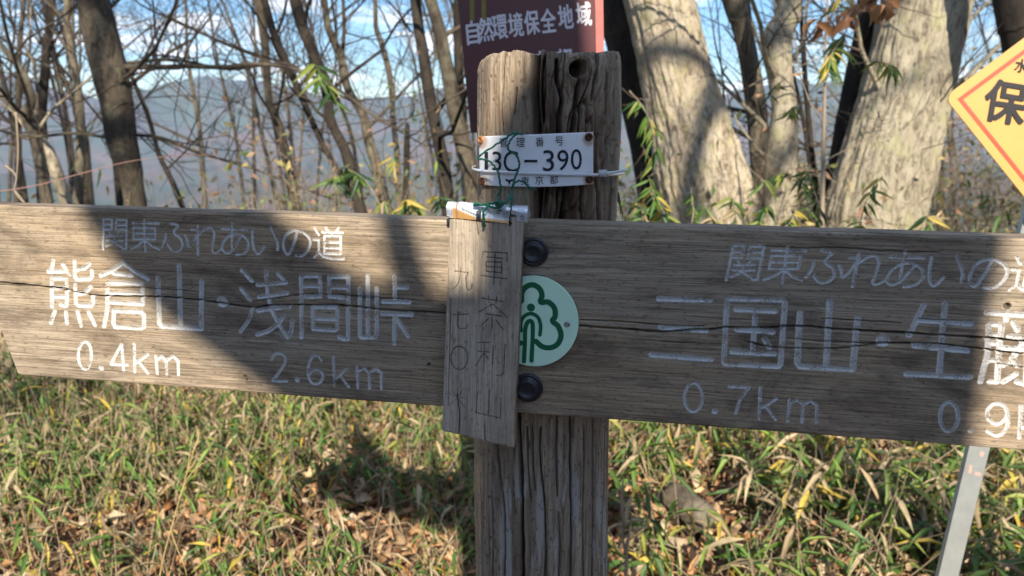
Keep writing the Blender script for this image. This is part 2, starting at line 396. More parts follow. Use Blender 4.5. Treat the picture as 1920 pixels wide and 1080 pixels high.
def build_post():
    ztop = float(P(1030, 98, YP-0.07)[2]); zb = float(P(1030, 1090, YP-0.07)[2])
    zs = np.concatenate([np.linspace(POST_BASE[2]-0.15, zb, 60)[:-1], np.linspace(zb, ztop, 640)])
    w = np.linspace(-1, 1, 460, endpoint=False); ph = math.pi*(0.62*w+0.38*w**3)
    PH, Z = np.meshgrid(ph, zs); Rr = polar_r(PH, Z)
    arc = PH*0.076; Z0 = Z.copy()
    h = 0.0011*fbm(arc*120, Z*4, s=1, o=3)+0.0009*fbm(arc*330, Z*11, s=4, o=3)+0.002*fbm(arc*22, Z*2.2, s=7)
    pits = fbm(arc*420, Z*170, s=71, o=2); h -= 0.0011*sst(0.35, 0.6, pits)
    recess_shade = 0.35*sst(0.42, 0.62, pits)
    rot = np.zeros_like(h); pale = np.zeros_like(h)
    # rotted zone of the upper right half
    zr = float(P(1050, 240, YP-0.07)[2]); zlo = float(P(1050, 440, YP-0.07)[2])
    reg = sst(-0.30, -0.15, PH)*(1-sst(0.75, 1.0, PH))*sst(zlo-0.12, zlo-0.02, Z)
    deep = reg*(1-sst(zr-0.02, zr+0.08, Z))
    fis = fbm(arc*65+0.8*fbm(arc*20, Z*14, s=13), Z*9, s=11, o=4)
    fis2 = np.abs(fbm(arc*75+0.5*fbm(arc*30, Z*20, s=15), Z*7, s=19, o=3))
    h += 0.0016*reg*fbm(arc*150, Z*45, s=301, o=4); h -= reg*0.008*sst(0.0, 0.35, fis); h -= deep*(0.010+0.012*sst(-0.15, 0.3, fis)); h -= reg*0.006*(1-sst(0.0, 0.09, fis2))
    recess_shade = np.maximum(recess_shade, reg*0.7*(1-sst(0.0, 0.07, fis2))); rot = np.maximum(rot, deep*0.8+reg*0.35*sst(0.0, 0.4, fis))
    cr = [
     ("945,98 943,130 941,170 940,210 942,250", 2.4, .006), ("1003,92 1002,130 998,170 1000,210 1002,250", 17, .022), ("1020,110 1014,150 1012,190 1016,230", 7, .010),
     ("1047,110 1046,140 1050,165 1055,190 1050,215 1052,250", 6, .010), ("1089,145 1086,180 1084,215 1078,255", 6, .009), ("1125,98 1125,120 1123,150 1118,190", 5, .005),
     ("968,165 966,190 964,215", 2.5, .004), ("1108,130 1105,160 1097,190 1094,215 1092,250", 4, .006), ("1140,135 1142,170 1146,220", 1.6, .003),
     ("1075,345 1075,380 1072,425", 14, .014), ("1100,345 1102,380 1105,425", 5, .008), ("1010,352 1006,390 1008,425", 9, .012), ("1132,250 1133,340 1137,425", 5, .007), ("1150,355 1148,390 1146,425", 5, .007),
     ("973,775 974,830 977,900 979,980 981,1090", 7, .017), ("1069,780 1070,850 1071,920 1072,1000 1071,1090", 3.6, .010), ("1044,780 1043,850 1045,930", 2.0, .005),
     ("1112,785 1112,830 1112,1090", 2.6, .005), ("997,795 999,860 1003,920", 1.6, .004), ("1013,800 1012,850 1020,930 1023,1000 1022,1090", 1.6, .004), ("931,830 935,880 942,930 946,1000 945,1090", 2.2, .006),
     ("899,880 903,950 906,1090", 2.2, .006), ("921,920 924,1000 923,1090", 1.5, .004), ("1047,960 1050,1010 1048,1090", 1.4, .004), ("1134,800 1132,900 1128,1090", 1.3, .003), ("988,800 990,870 996,940", 1.4, .004), ("1096,800 1097,880 1094,960 1096,1090", 1.4, .003)]
    for s, wd, dp in cr:
        pts = np.array(poly(s)[0]); pts = catmull(pts, 7); pp = hitpost(pts[:, 0], pts[:, 1])
        q = np.stack([np.arctan2(pp[:, 0]-pcx(pp[:, 2]), -(pp[:, 1]-YP)), pp[:, 2]], -1)
        wv = 0.0009*fbm(q[:, 1]*60, q[:, 1]*0+wd, s=2)
        aa = q[:, 0]*0.076+wv
        ww = wd*0.00055*(1+0.35*fbm(q[:, 1]*25, q[:, 1]*0+wd, s=23, o=2)); ww[0] *= .4; ww[-1] *= .5 if pts[-1][1] < 1085 and pts[-1][1] != 250 else 1
        d = segdist(arc, Z, list(zip(aa, q[:, 1])), ww, 0.004)
        k = 1-sst(-wd*0.00029*0.8, 0.0009, d); h -= dp*k; recess_shade = np.maximum(recess_shade, 0.85*k)  # each crack also gets its inner shade painted
    # knot hole
    kp = hitpost(np.array([1083.0]), np.array([129.0]))[0]; ka = math.atan2(kp[0]-pcx(kp[2]), -(kp[1]-YP))*0.076
    dk = np.hypot((arc-ka), (Z-kp[2])*0.92)
    h += 0.0035*np.exp(-((dk-0.0105)/0.004)**2); h -= 0.020*(1-sst(0.0055, 0.0092, dk)); h += 0.0012*np.sin(dk*2600)*np.exp(-(dk/0.018)**2)*sst(0.007, 0.010, dk)
    recess_shade = np.maximum(recess_shade, 0.7*(1-sst(0.006, 0.009, dk))); rot = np.maximum(rot, 1-sst(0.006, 0.009, dk))
    zl = float(P(1030, 900, YP-0.07)[2]); pale = (1-sst(zl-0.03, zl+0.06, Z))*sst(-0.75, -0.5, PH)
    # rounded top edge, notch, uneven rim
    topd = 0.010*sst(-1.2, -0.75, -PH-1.9+0*PH)  # placeholder keeps shape smooth
    rim = 0.0045*fbm(PH*7, PH*0+3, s=61, o=4)+0.0025*(PH > 0.75)-0.004*np.exp(-((PH+0.27)/0.06)**2)
    t = sst(ztop-0.03, ztop, Z)
    lft = (1-sst(-1.0, -0.62, PH)); rnd = (0.006*lft+0.0022)
    u = np.clip((Z-(ztop-0.016))/0.016, 0, 1); h -= rnd*(1-np.sqrt(np.clip(1-u*u, 0, 1)))
    Zf = Z + t*(rim-0.001*lft)
    Rf = np.maximum(Rr+h, 0.012)
    X = pcx(Z)+Rf*np.sin(PH); Y = YP-Rf*np.cos(PH)
    V = np.stack([X, Y, Zf], -1).reshape(-1, 3); nz_, np_ = Z.shape
    F = gridfaces(nz_, np_, True)
    ring = V[-np_:]; c = ring.mean(0); rings = []
    for q in (0.85, 0.6, 0.35, 0.12):
        rg = c+(ring-c)*q; rg[:, 2] = ring[:, 2]*q+c[2]*(1-q)-0.003*(1-q)+0.002*fbm(rg[:, 0]*150, rg[:, 1]*150, s=8); rings.append(rg)
    V = np.vstack([V]+rings); F2 = gridfaces(5, np_, True)+(nz_-1)*np_
    ex = 4*np_
    def pad(a, v): return np.concatenate([a.ravel(), np.full(ex, v)])
    o = wmesh('post', V, np.vstack([F, F2]), post_mat, sign_root, pts={'dirt': pad(recess_shade, .2), 'rot': pad(rot, .4), 'pale': pad(pale, 0)})
    # splinter torn loose at the right edge
    mb = MB()
    for s, w in (("1152,352 1158,372 1165,392 1167,408", 6), ("1158,360 1163,380 1163,402", 4), ("1150,362 1155,380 1156,395", 3)):
        q = np.array(poly(s)[0]); pp = P(q[:, 0], q[:, 1], YP-0.015); tube(mb, catmull(pp, 4), np.linspace(1, .25, (len(q)-1)*4+1)*wpx(w, pp[0])/2, 5)
    V, F = mb.done(); wmesh('splinter', V, tofaces(F), post_mat, sign_root, smooth=False, pts={'dirt': np.full(len(V), .2), 'rot': np.full(len(V), .3), 'pale': np.zeros(len(V))})
build_post()

# ------------------------------------------------------------------ direction board
VP = ray(-7376, 147); U = -VP/np.linalg.norm(VP); Vv = np.array([0, 0, 1.0]); Vv = Vv-U*(Vv@U); Vv /= np.linalg.norm(Vv); Nn = np.cross(U, Vv)
O = P(1030, 590, 0.748)
def board_ab(px, py, off=0.0):
    d = ray(px, py); o = O+Nn*off; t = ((o-EYE)@Nn)/(d@Nn); p = EYE+d*t[..., None]; return (p-o)@U, (p-o)@Vv
def bpt(px, py, off=0.0):
    a, b = board_ab(np.array([float(px)]), np.array([float(py)]), off); return O+Nn*off+U*a[0]+Vv*b[0]
BM = frame(O, U, Vv, Nn)
_, bt = board_ab(np.array([200., 1700.]), np.array([385+.0323*200, 385+.0323*1700])); _, bb = board_ab(np.array([200., 1700.]), np.array([700.7+.0751*200, 700.7+.0751*1700]))
BT, BB = float(bt.mean()), float(bb.mean())

SMALL = []     # the small line of the left arm, stroke lists in photograph pixels
def add(lst, ox, oy, sc, s, w):
    for pl in poly(s): lst.append(([(ox+x/sc, oy+y/sc) for x, y in pl], w))
def ell(lst, ox, oy, sc, cx, cy, rx, ry, w, n=20):
    lst.append(([(ox+(cx+rx*math.cos(t*2*math.pi/n))/sc, oy+(cy+ry*math.sin(t*2*math.pi/n))/sc) for t in range(n+1)], w))
def smooth(s): return ';'.join(' '.join('%.1f,%.1f' % tuple(q) for q in catmull(np.array(pl), 4)) for pl in poly(s))
add(SMALL, 180, 400, 8, "110,85 105,540;110,85 235,85 235,240 110,240;110,165 235,165;300,95 455,95 455,530 395,530;300,95 295,245 455,245;300,175 450,175;195,290 220,325;335,285 310,330;165,340 390,335;155,405 400,410;275,340 270,420 220,460 150,495;275,425 320,470 380,500", 3.4)
add(SMALL, 180, 400, 8, "550,145 935,150;560,215 885,220 885,385 560,385 560,215;560,300 885,300;720,100 740,570;715,410 640,480 530,530;750,410 840,490 950,540", 3.6)
add(SMALL, 180, 400, 8, smooth("1110,150 1230,178 1178,250 1175,310 1260,370 1300,470 1250,555 1150,565 1075,470;1050,305 1030,410 990,500;1335,340 1370,410 1385,490"), 3.8)
add(SMALL, 180, 400, 8, "1525,190 1530,620;1430,245 1540,242;1540,250 1480,400 1410,500", 3.8)
add(SMALL, 180, 400, 8, smooth("1545,310 1640,230 1725,225 1772,300 1755,460 1745,560 1790,590 1870,540"), 3.8)
add(SMALL, 410, 400, 8, "40,232 420,245;200,150 198,480 215,545", 3.6)
add(SMALL, 410, 400, 8, smooth("330,345 260,470 190,570 110,592 55,530 72,430 150,345 260,308 370,342 442,430 438,530 370,600 265,620"), 3.9)
add(SMALL, 410, 400, 8, smooth("500,235 512,440 545,560 600,605 680,500;780,220 840,340 883,450 885,550"), 4.2)
add(SMALL, 410, 400, 8, smooth("1175,285 1130,450 1050,612 988,560 970,440 1010,330 1100,265 1210,268 1320,330 1375,430 1342,550 1260,630 1150,632"), 4.4)
add(SMALL, 410, 400, 8, "1440,225 1500,325;1420,400 1500,400 1505,590 1435,660;1505,590 1570,650 1700,685 1880,685;1610,220 1640,265;1800,220 1760,270;1550,285 1860,290;1700,290 1690,340;1585,340 1830,345 1830,610 1585,605 1585,340;1585,435 1830,440;1585,520 1830,525", 3.8)
BIG = []
add(BIG, 80, 480, 7.2, "145,60 120,175 75,212;75,212 310,205;270,115 360,250;120,290 125,680;120,305 320,305 330,600 318,670 245,662;130,435 320,437;130,550 320,552;430,75 430,270 460,315 630,310 665,270 660,200;440,190 560,165 630,110;440,380 445,640 490,670 650,675 680,630 675,540;450,515 570,500 650,420;165,740 110,900;315,760 325,905;470,750 515,940;620,760 700,930", 6.8)
add(BIG, 80, 480, 7.2, "780,265 930,200 1080,95 1250,215 1420,310;960,240 1200,265;870,360 875,700 850,830 825,950;870,365 1345,375 1350,650 900,625;885,505 1340,515;960,740 1330,755 1365,790 1365,960 1330,975 975,960 950,900 960,740", 7.2)
add(BIG, 280, 490, 7.2, "115,230 135,840 175,880 700,910 705,280;400,55 420,850", 8.8)
add(BIG, 280, 490, 7.2, "983,545 987,546", 20)
add(BIG, 440, 490, 6.545, "90,110 210,240;80,340 190,470;385,110 405,400 450,590 550,790 650,935 690,860 710,730;530,150 600,220;280,290 630,260;300,440 640,390;280,605 670,555;610,660 530,770 400,860 275,900", 7.4)
add(BIG, 440, 490, 6.545, smooth("215,580 170,720 70,860"), 6.5)
add(BIG, 440, 490, 6.545, "815,180 820,930;815,178 1050,180 1050,435 835,435;835,305 1050,305;1160,190 1395,190 1390,950 1350,960 1280,930;1160,190 1160,430 1395,455;1160,320 1390,325;960,560 1235,565 1260,600 1255,830 1220,850 960,830 960,560;960,700 1250,710", 7.2)
add(BIG, 640, 490, 6.35, "220,320 220,880 240,905 400,905 420,870 420,320;315,180 315,880;635,180 635,460;640,310 785,310;500,480 810,485;480,620 840,635;635,640 630,980;650,670 790,890", 7.6)
KM = []
ell(KM, 0, 370, 3.0857, 490, 915, 38, 80, 4.8); add(KM, 0, 370, 3.0857, "585,987 586,988", 9)
add(KM, 0, 370, 3.0857, "715,1000 702,850 640,965 735,970;775,850 780,1010;855,910 785,960;800,950 855,1018;900,920 910,1020;905,942 935,922 962,948 965,1025;965,945 1000,918 1030,948 1032,1025", 4.8)
add(KM, 400, 370, 2.7, smooth("292,822 308,796 340,790 365,815 350,860 300,928")+";300,928 372,932", 4.6); add(KM, 400, 370, 2.7, "425,924 426,925", 9)
add(KM, 400, 370, 2.7, smooth("545,825 530,802 502,806 482,850 480,905 502,942 538,938 555,905 540,876 505,874 482,900")+";608,810 612,950;680,865 620,915;640,900 685,960;728,860 730,965;730,880 762,865 788,888 790,968;790,885 825,868 850,890 850,968", 4.6)
add(BIG, 1180, 420, 2.7, "150,378 410,385;160,522 388,538;112,662 415,685", 10)
add(BIG, 1180, 420, 2.7, "495,378 775,386 788,396 765,712 755,722 488,708 478,698 495,378;540,432 740,442;640,440 625,640;545,535 728,548;520,648 735,658;685,582 710,625", 9.4)
add(BIG, 0, 0, 1, "1500,587 1495,680 1500,687 1599,692 1608.5,595;1556,565 1549,687", 11); add(BIG, 0, 0, 1, "1655,638.5 1656.5,638.7", 24)
add(BIG, 1690, 540, 5.683, "235,190 85,505;465,170 405,900;190,340 745,380;140,615 700,670;55,915 730,950", 10.5)
add(BIG, 1690, 540, 5.683, "910,265 1720,315;1130,270 1120,335;1500,260 1490,345;930,390 920,700 840,1000;940,385 1070,395 1040,700 1020,1000 940,1000;930,500 1060,505;930,590 1050,595;930,780 1030,780;1195,370 1240,450;1150,520 1660,545;1080,640 1700,670;1320,560 1180,760;1180,745 1240,830;1150,800 1070,830;1220,920 1090,1000;1230,1000 1330,1030 1345,640;1420,700 1560,900 1660,980", 9.6)
ell(KM, 1180, 420, 2.7, 325, 878, 46, 73, 5.2); add(KM, 1180, 420, 2.7, "432,949 433,950", 10)
add(KM, 1180, 420, 2.7, "505,822 605,828 560,890 540,960;663,830 658,985;745,885 675,930;690,920 742,990;812,890 803,998;808,912 850,890 880,915 876,1003;880,915 920,895 950,920 948,1005", 5.2)
ell(KM, 1540, 420, 2.455, 588, 888, 42, 68, 6.2); add(KM, 1540, 420, 2.455, "688,951 689,952", 10)
add(KM, 1540, 420, 2.455, smooth("858,868 838,835 795,830 765,862 775,905 815,922 852,892 858,868 855,935 818,975 765,955")+";920,840 912,985;1010,890 930,940;950,930 1005,995;1070,900 1062,1010;1068,922 1110,898 1140,922 1138,1015;1140,922 1180,902 1210,925 1205,1018", 6.2)
add(BIG, 0, 0, 1, "2032,605 2027,700 2130,708 2138,612;2086,588 2080,704", 11)

def to_board(lst):
    out = []
    for pl, w in lst:
        q = np.array(pl, float); a, b = board_ab(q[:, 0], q[:, 1]); a2, b2 = board_ab(q[:, 0]+w, q[:, 1]); a3, b3 = board_ab(q[:, 0], q[:, 1]+w)
        ww = (np.hypot(a2-a, b2-b)+np.hypot(a3-a, b3-b))/2; out.append((list(zip(a, b)), ww))
    return out
small_b = to_board(SMALL)
ax0, bx0 = board_ab(np.array([194., 556.]), np.array([411., 456.])); ax1, bx1 = board_ab(np.array([1375.5, 1853.6]), np.array([461., 513.5]))
kx = (ax1[1]-ax1[0])/(ax0[1]-ax0[0]); kx = kx
small_r = [([(ax1[0]+(a-ax0[0])*kx, bx1[0]+(b-bx0[0])*kx+(bx1[1]-bx1[0]-(bx0[1]-bx0[0])*kx)*(a-ax0[0])/(ax0[1]-ax0[0])) for a, b in pl], w*1.0) for pl, w in small_b]
CRACKS = [("-60,524 -20,529 60,535 130,546 190,555 300,557 360,561 400,567 478,577 500,573 560,572 640,573 700,579 760,583 836,587 900,589", 3.4, .009), ("-20,533 60,536 110,540 136,545", 2.2, .004),
 ("175,539 230,540 280,541 370,547", 1.3, .002), ("470,566 560,553 625,553 700,560", 1.2, .0015), ("640,553 700,557 780,563", 1.3, .002),
 ("1000,603 1088,611 1180,617 1240,622 1330,618 1365,614 1420,615 1498,612 1560,617 1650,622 1745,627 1846,634 1920,641 2100,655", 3.4, .009), ("1088,600 1180,604 1260,611 1320,612", 1.8, .003),
 ("1400,640 1447,651 1560,654 1675,643 1765,646 1817,652 1920,664 2100,676", 2.8, .006), ("1476,634 1560,641 1660,644 1720,645", 1.8, .003), ("1723,599 1780,601 1821,602", 2.2, .003), ("1540,597 1600,601 1690,606", 1.2, .002), ("1850,680 1920,690 2050,700", 1.3, .002), ("1430,461 1500,465 1560,464 1650,470 1760,474", 1.4, .002), ("1240,640 1290,643 1355,645", 1.2, .0015)]

def build_board():
    aL0, bL0 = board_ab(np.array([35., -4.]), np.array([703., 600.])); sl = (aL0[1]-aL0[0])/(bL0[1]-bL0[0])
    def aL(b): return aL0[0]+(b-bL0[0])*sl
    ar, _ = board_ab(np.array([2190.]), np.array([650.])); ar = float(ar[0])
    def aR(b): return ar-(b-BB)*sl
    nb, na = 250, 1620
    b = np.linspace(BB, BT, nb); s = np.linspace(0, 1, na)
    B = np.repeat(b[:, None], na, 1); A = aL(B)+(aR(B)-aL(B))*s[None]
    dist = np.full(A.shape, 9.0)
    for lst in (to_board(BIG), to_board(KM), small_b, small_r):
        for pl, w in lst: dist = np.minimum(dist, segdist(A, B, pl, w, 0.003))
    rough = 0.00035*fbm(A*900, B*900, s=31, o=2)
    dd = dist+rough
    groove = 1-sst(-0.0014, 0.0002, dd); paint = (1-sst(-0.0001, 0.00055, dd))*(0.80+0.20*sst(-0.0016, -0.0006, dd))
    h = 0.00055*fbm(A*4, B*90, s=3, o=4)+0.00022*fbm(A*16, B*420, s=6, o=3)+0.0009*fbm(A*1.5, B*9, s=8)
    h -= 0.0017*groove; h += 0.0003*np.exp(-((dd-0.0006)/0.0004)**2)*fbm(A*500, B*500, s=77, o=2)
    recess_shade = np.zeros_like(h)
    for q, wd, dp in CRACKS:
        pts = catmull(np.array(poly(q)[0]), 5); a, bb_ = board_ab(pts[:, 0], pts[:, 1]); bb_ = bb_+0.0007*fbm(a*90, a*0+wd, s=5, o=3)
        ww = wd*0.00027*(0.7+0.45*fbm(a*25, a*0, s=int(wd*10))); ww = np.maximum(ww, 0.0003); ww[0] = 0.0002; ww[-1] = 0.0002
        d = segdist(A, B, list(zip(a, bb_)), ww*2, 0.004); k = 1-sst(-0.0003, 0.00055, d)
        h -= dp*k; recess_shade = np.maximum(recess_shade, k*0.85); paint *= 1-0.8*k  # painted shade follows the crack, as the grid is too coarse
    # small checks and worm holes
    chk = fbm(A*9, B*700, s=91, o=2)*0.5+0.5; m = sst(0.78, 0.86, chk)*sst(-0.1, 0.35, fbm(A*3, B*14, s=92))
    h -= 0.0007*m; recess_shade = np.maximum(recess_shade, 0.4*m)
    for px, py, r in ((804, 683, 4.0), (1888, 574, 6.5), (460, 706, 4), (463, 712, 3), (249, 650, 2), (678, 401, 2.5)):
        a, bb_ = board_ab(np.array([float(px)]), np.array([float(py)])); d = np.hypot(A-a, B-bb_)/(r*0.00053)
        h -= 0.003*(1-sst(0.5, 1.0, d)); h += 0.0008*np.exp(-((d-1.3)/0.35)**2); recess_shade = np.maximum(recess_shade, 0.8*(1-sst(0.6, 1.1, d)))
    edge = np.minimum(np.minimum(B-BB, BT-B), 1)
    wob = 0.0008*fbm(A*7, B*0+1, s=51)
    h -= 0.0022*(1-np.sqrt(np.clip(1-(1-np.clip(edge/0.0035, 0, 1))**2, 0, 1)))
    Bw = B+wob*np.where(B > (BB+BT)/2, 1, -1)*sst(0.02, 0.0, edge)
    V = np.stack([A, Bw, h], -1).reshape(-1, 3); F = [gridfaces(nb, na)]; T = 0.034
    def skirt(idx):
        nonlocal V
        p = V[idx].copy(); st = len(V); k = len(idx); rs = [idx]
        for z in (-0.004, -T*0.5, -T+0.002, -T):
            q = p.copy(); q[:, 2] = z
            q[:, 1] += 0.0006*fbm(q[:, 0]*30, q[:, 0]*0+z*90, s=14); rs.append(np.arange(len(V), len(V)+k)); V = np.vstack([V, q])
        for a, b2 in zip(rs[:-1], rs[1:]): F.append(np.stack([a[:-1], a[1:], b2[1:], b2[:-1]], -1))
        return rs[-1]
    I = np.arange(nb*na).reshape(nb, na)
    t = skirt(I[-1][::-1]); bo = skirt(I[0]); skirt(I[:, 0][::-1]); skirt(I[:, -1])
    F.append(np.stack([t[::-1][:-1], t[::-1][1:], bo[1:], bo[:-1]], -1)[:, ::-1])
    ex = len(V)-nb*na
    o = link('direction_board', mesh('direction_board', V, np.vstack(F), board_mat, pts={'paint': np.concatenate([paint.ravel(), np.zeros(ex)]), 'dirt': np.concatenate([recess_shade.ravel(), np.full(ex, .12)])}), sign_root, BM)
    # big black capped bolts
    for px, py, r in ((1001, 472, 27), (990, 726, 28)):
        c = bpt(px, py, 0.001); rr = wpx(r, c)
        prof = [(rr*1.0, 0), (rr*1.02, .0015), (rr*.98, .003), (rr*.86, .0034), (rr*.80, .0028), (rr*.74, .003), (rr*.66, .009), (rr*.60, .0102), (rr*.50, .0100), (rr*.46, .0092), (rr*.2, .009), (0.0005, .009)]
        link('bolt', mesh('bolt', *lathe(prof, 48), rubber), o, frame(c, U, Vv, Nn))
    return o
board = build_board()

# green disc with the tree-and-walker emblem
def ribbon(pl, w, z, n=4, closed=False):
    """flat stroke with round ends in a 2-D plane -> verts, faces"""
    V = []; F = []
    p = np.array(pl, float); t = np.gradient(p, axis=0); t /= np.linalg.norm(t, axis=1)[:, None]+1e-12
    nrm = np.stack([-t[:, 1], t[:, 0]], -1)
    L = p+nrm*w/2; Rr = p-nrm*w/2
    V = [(x, y, z) for x, y in L]+[(x, y, z) for x, y in Rr]; k = len(p)
    F = [(i, k+i, k+i+1, i+1) for i in range(k-1)]
    for e, (c, d) in enumerate(((p[0], -t[0]), (p[-1], t[-1]))):
        a0 = math.atan2(d[1], d[0]); st = len(V)
        V += [(c[0]+w/2*math.cos(a0+q), c[1]+w/2*math.sin(a0+q), z) for q in np.linspace(-math.pi/2, math.pi/2, 9)]; F.append(tuple(range(st, st+9)))
    return V, F
def join2(parts):
    V, F = [], []
    for v, f in parts: F += [tuple(i+len(V) for i in q) for q in f]; V += [tuple(x) for x in v]
    return V, F
def build_disc():
    dc = bpt(1000, 602.5, 0.002); a0, b0 = board_ab(np.array([1000., 1085.]), np.array([602.5, 605.]), 0.002); rr = float(a0[1]-a0[0])
    m = flat('pale_green_enamel', (0.60, 0.86, 0.67), 0.35, 0.5, 0, 0.05, 25); dk = flat('dark_green_print', (0.006, 0.125, 0.055), 0.35, 0.5, 0, 0.08, 60)
    M = frame(dc, U, Vv, Nn); ry = rr*1.03
    V, F = lathe([(rr, -.001), (rr, .0012), (rr*.992, .0018), (0.0004, .0018)], 96); V[:, 1] *= ry/rr
    d = link('emblem_disc', mesh('emblem_disc', V, F, m, smooth=False), sign_root, M)
    def loc(s, sc=2.25, ox=800, oy=370):
        out = []
        for pl in poly(s):
            q = catmull(np.array([(ox+x/sc, oy+y/sc) for x, y in pl]), 5); a, b = board_ab(q[:, 0], q[:, 1], 0.004); a1, b1 = board_ab(np.array([1000.]), np.array([602.5]), 0.004)
            out.append(np.stack([a-a1, b-b1], -1))
        return out
    ps = []; wz = wpx(1, dc)
    for pl in loc("352,500 350,470 345,440 360,415 398,440 402,402 420,376 450,367 478,384 488,412 482,440 515,440 540,465 543,500 532,520 556,542 568,580 555,615 525,632 490,628 462,605;398,612 370,622 340,618 320,600"): ps.append(ribbon(pl, 10.2*wz, 0.0021))
    for pl in loc("400,560 398,530 410,502 440,488 470,503 482,538 479,578"): ps.append(ribbon(pl, 7.0*wz, 0.0023))
    for pl in loc("412,690 416,610 417,560 424,530 437,519 448,530 449,580 446,640 444,686"): ps.append(ribbon(pl, 8.0*wz, 0.0025))
    h = loc("441,462 442,463")[0].mean(0); th = np.linspace(0, 2*math.pi, 28, endpoint=False); r = 7.6*wz
    ps.append(([(h[0]+r*math.cos(t), h[1]+r*math.sin(t), 0.0023) for t in th], [tuple(range(28))]))
    link('emblem_print', mesh('emblem_print', *join2(ps), dk, smooth=False), d)
    c = bpt(1063, 608, 0.0045); r = wpx(5.5, c)
    link('screw', mesh('screw', *lathe([(r, 0), (r, .0006), (r*.8, .0012), (r*.3, .0014), (r*.25, .0008), (.0002, .0008)], 20), flat('screw_steel', (.32, .34, .33), .4, .5, .8)), sign_root, frame(c, U, Vv, Nn))
build_disc()

# ------------------------------------------------------------------ number plate on the post
def fontmesh(s, off=0.0, sp=1.0):
    c = bpy.data.curves.new('t', 'FONT'); c.body = s; c.offset = off; c.space_character = sp; c.resolution_u = 4
    o = bpy.data.objects.new('t', c); COL.objects.link(o); dg = bpy.context.evaluated_depsgraph_get()
    m = bpy.data.meshes.new_from_object(o.evaluated_get(dg)); V = np.array([v.co[:] for v in m.vertices]); F = [tuple(p.vertices) for p in m.polygons]
    bpy.data.objects.remove(o); bpy.data.meshes.remove(m); bpy.data.curves.remove(c); return V, F
def bold(s, quad, w):
    """heavier print: the glyph outline thickened by slightly shifted, slightly stacked copies"""
    out = []
    for k, (dx, dy) in enumerate(((0, 0), (w, 0), (-w, 0), (0, w), (0, -w), (w*.7, w*.7), (-w*.7, -w*.7), (w*.7, -w*.7), (-w*.7, w*.7))):
        v, f = fit(s, quad); out.append((v+np.array([dx, dy]), f, k*1.2e-4))
    return out
def fit(s, quad, off=0.0, sp=1.0):
    """text fitted into a pixel quad (tl,tr,br,bl): verts in pixels, faces"""
    V, F = fontmesh(s, 0.0, sp); lo, hi = V[:, :2].min(0), V[:, :2].max(0); u = (V[:, 0]-lo[0])/(hi[0]-lo[0]); v = 1-(V[:, 1]-lo[1])/(hi[1]-lo[1])
    tl, t_r, br, bl = [np.array(q, float) for q in quad]
    return (tl*((1-u)*(1-v))[:, None]+t_r*(u*(1-v))[:, None]+br*(u*v)[:, None]+bl*((1-u)*v)[:, None]), F
ink = flat('black_print', (0.018, 0.018, 0.03), 0.5, 0.3, 0, 0.1)
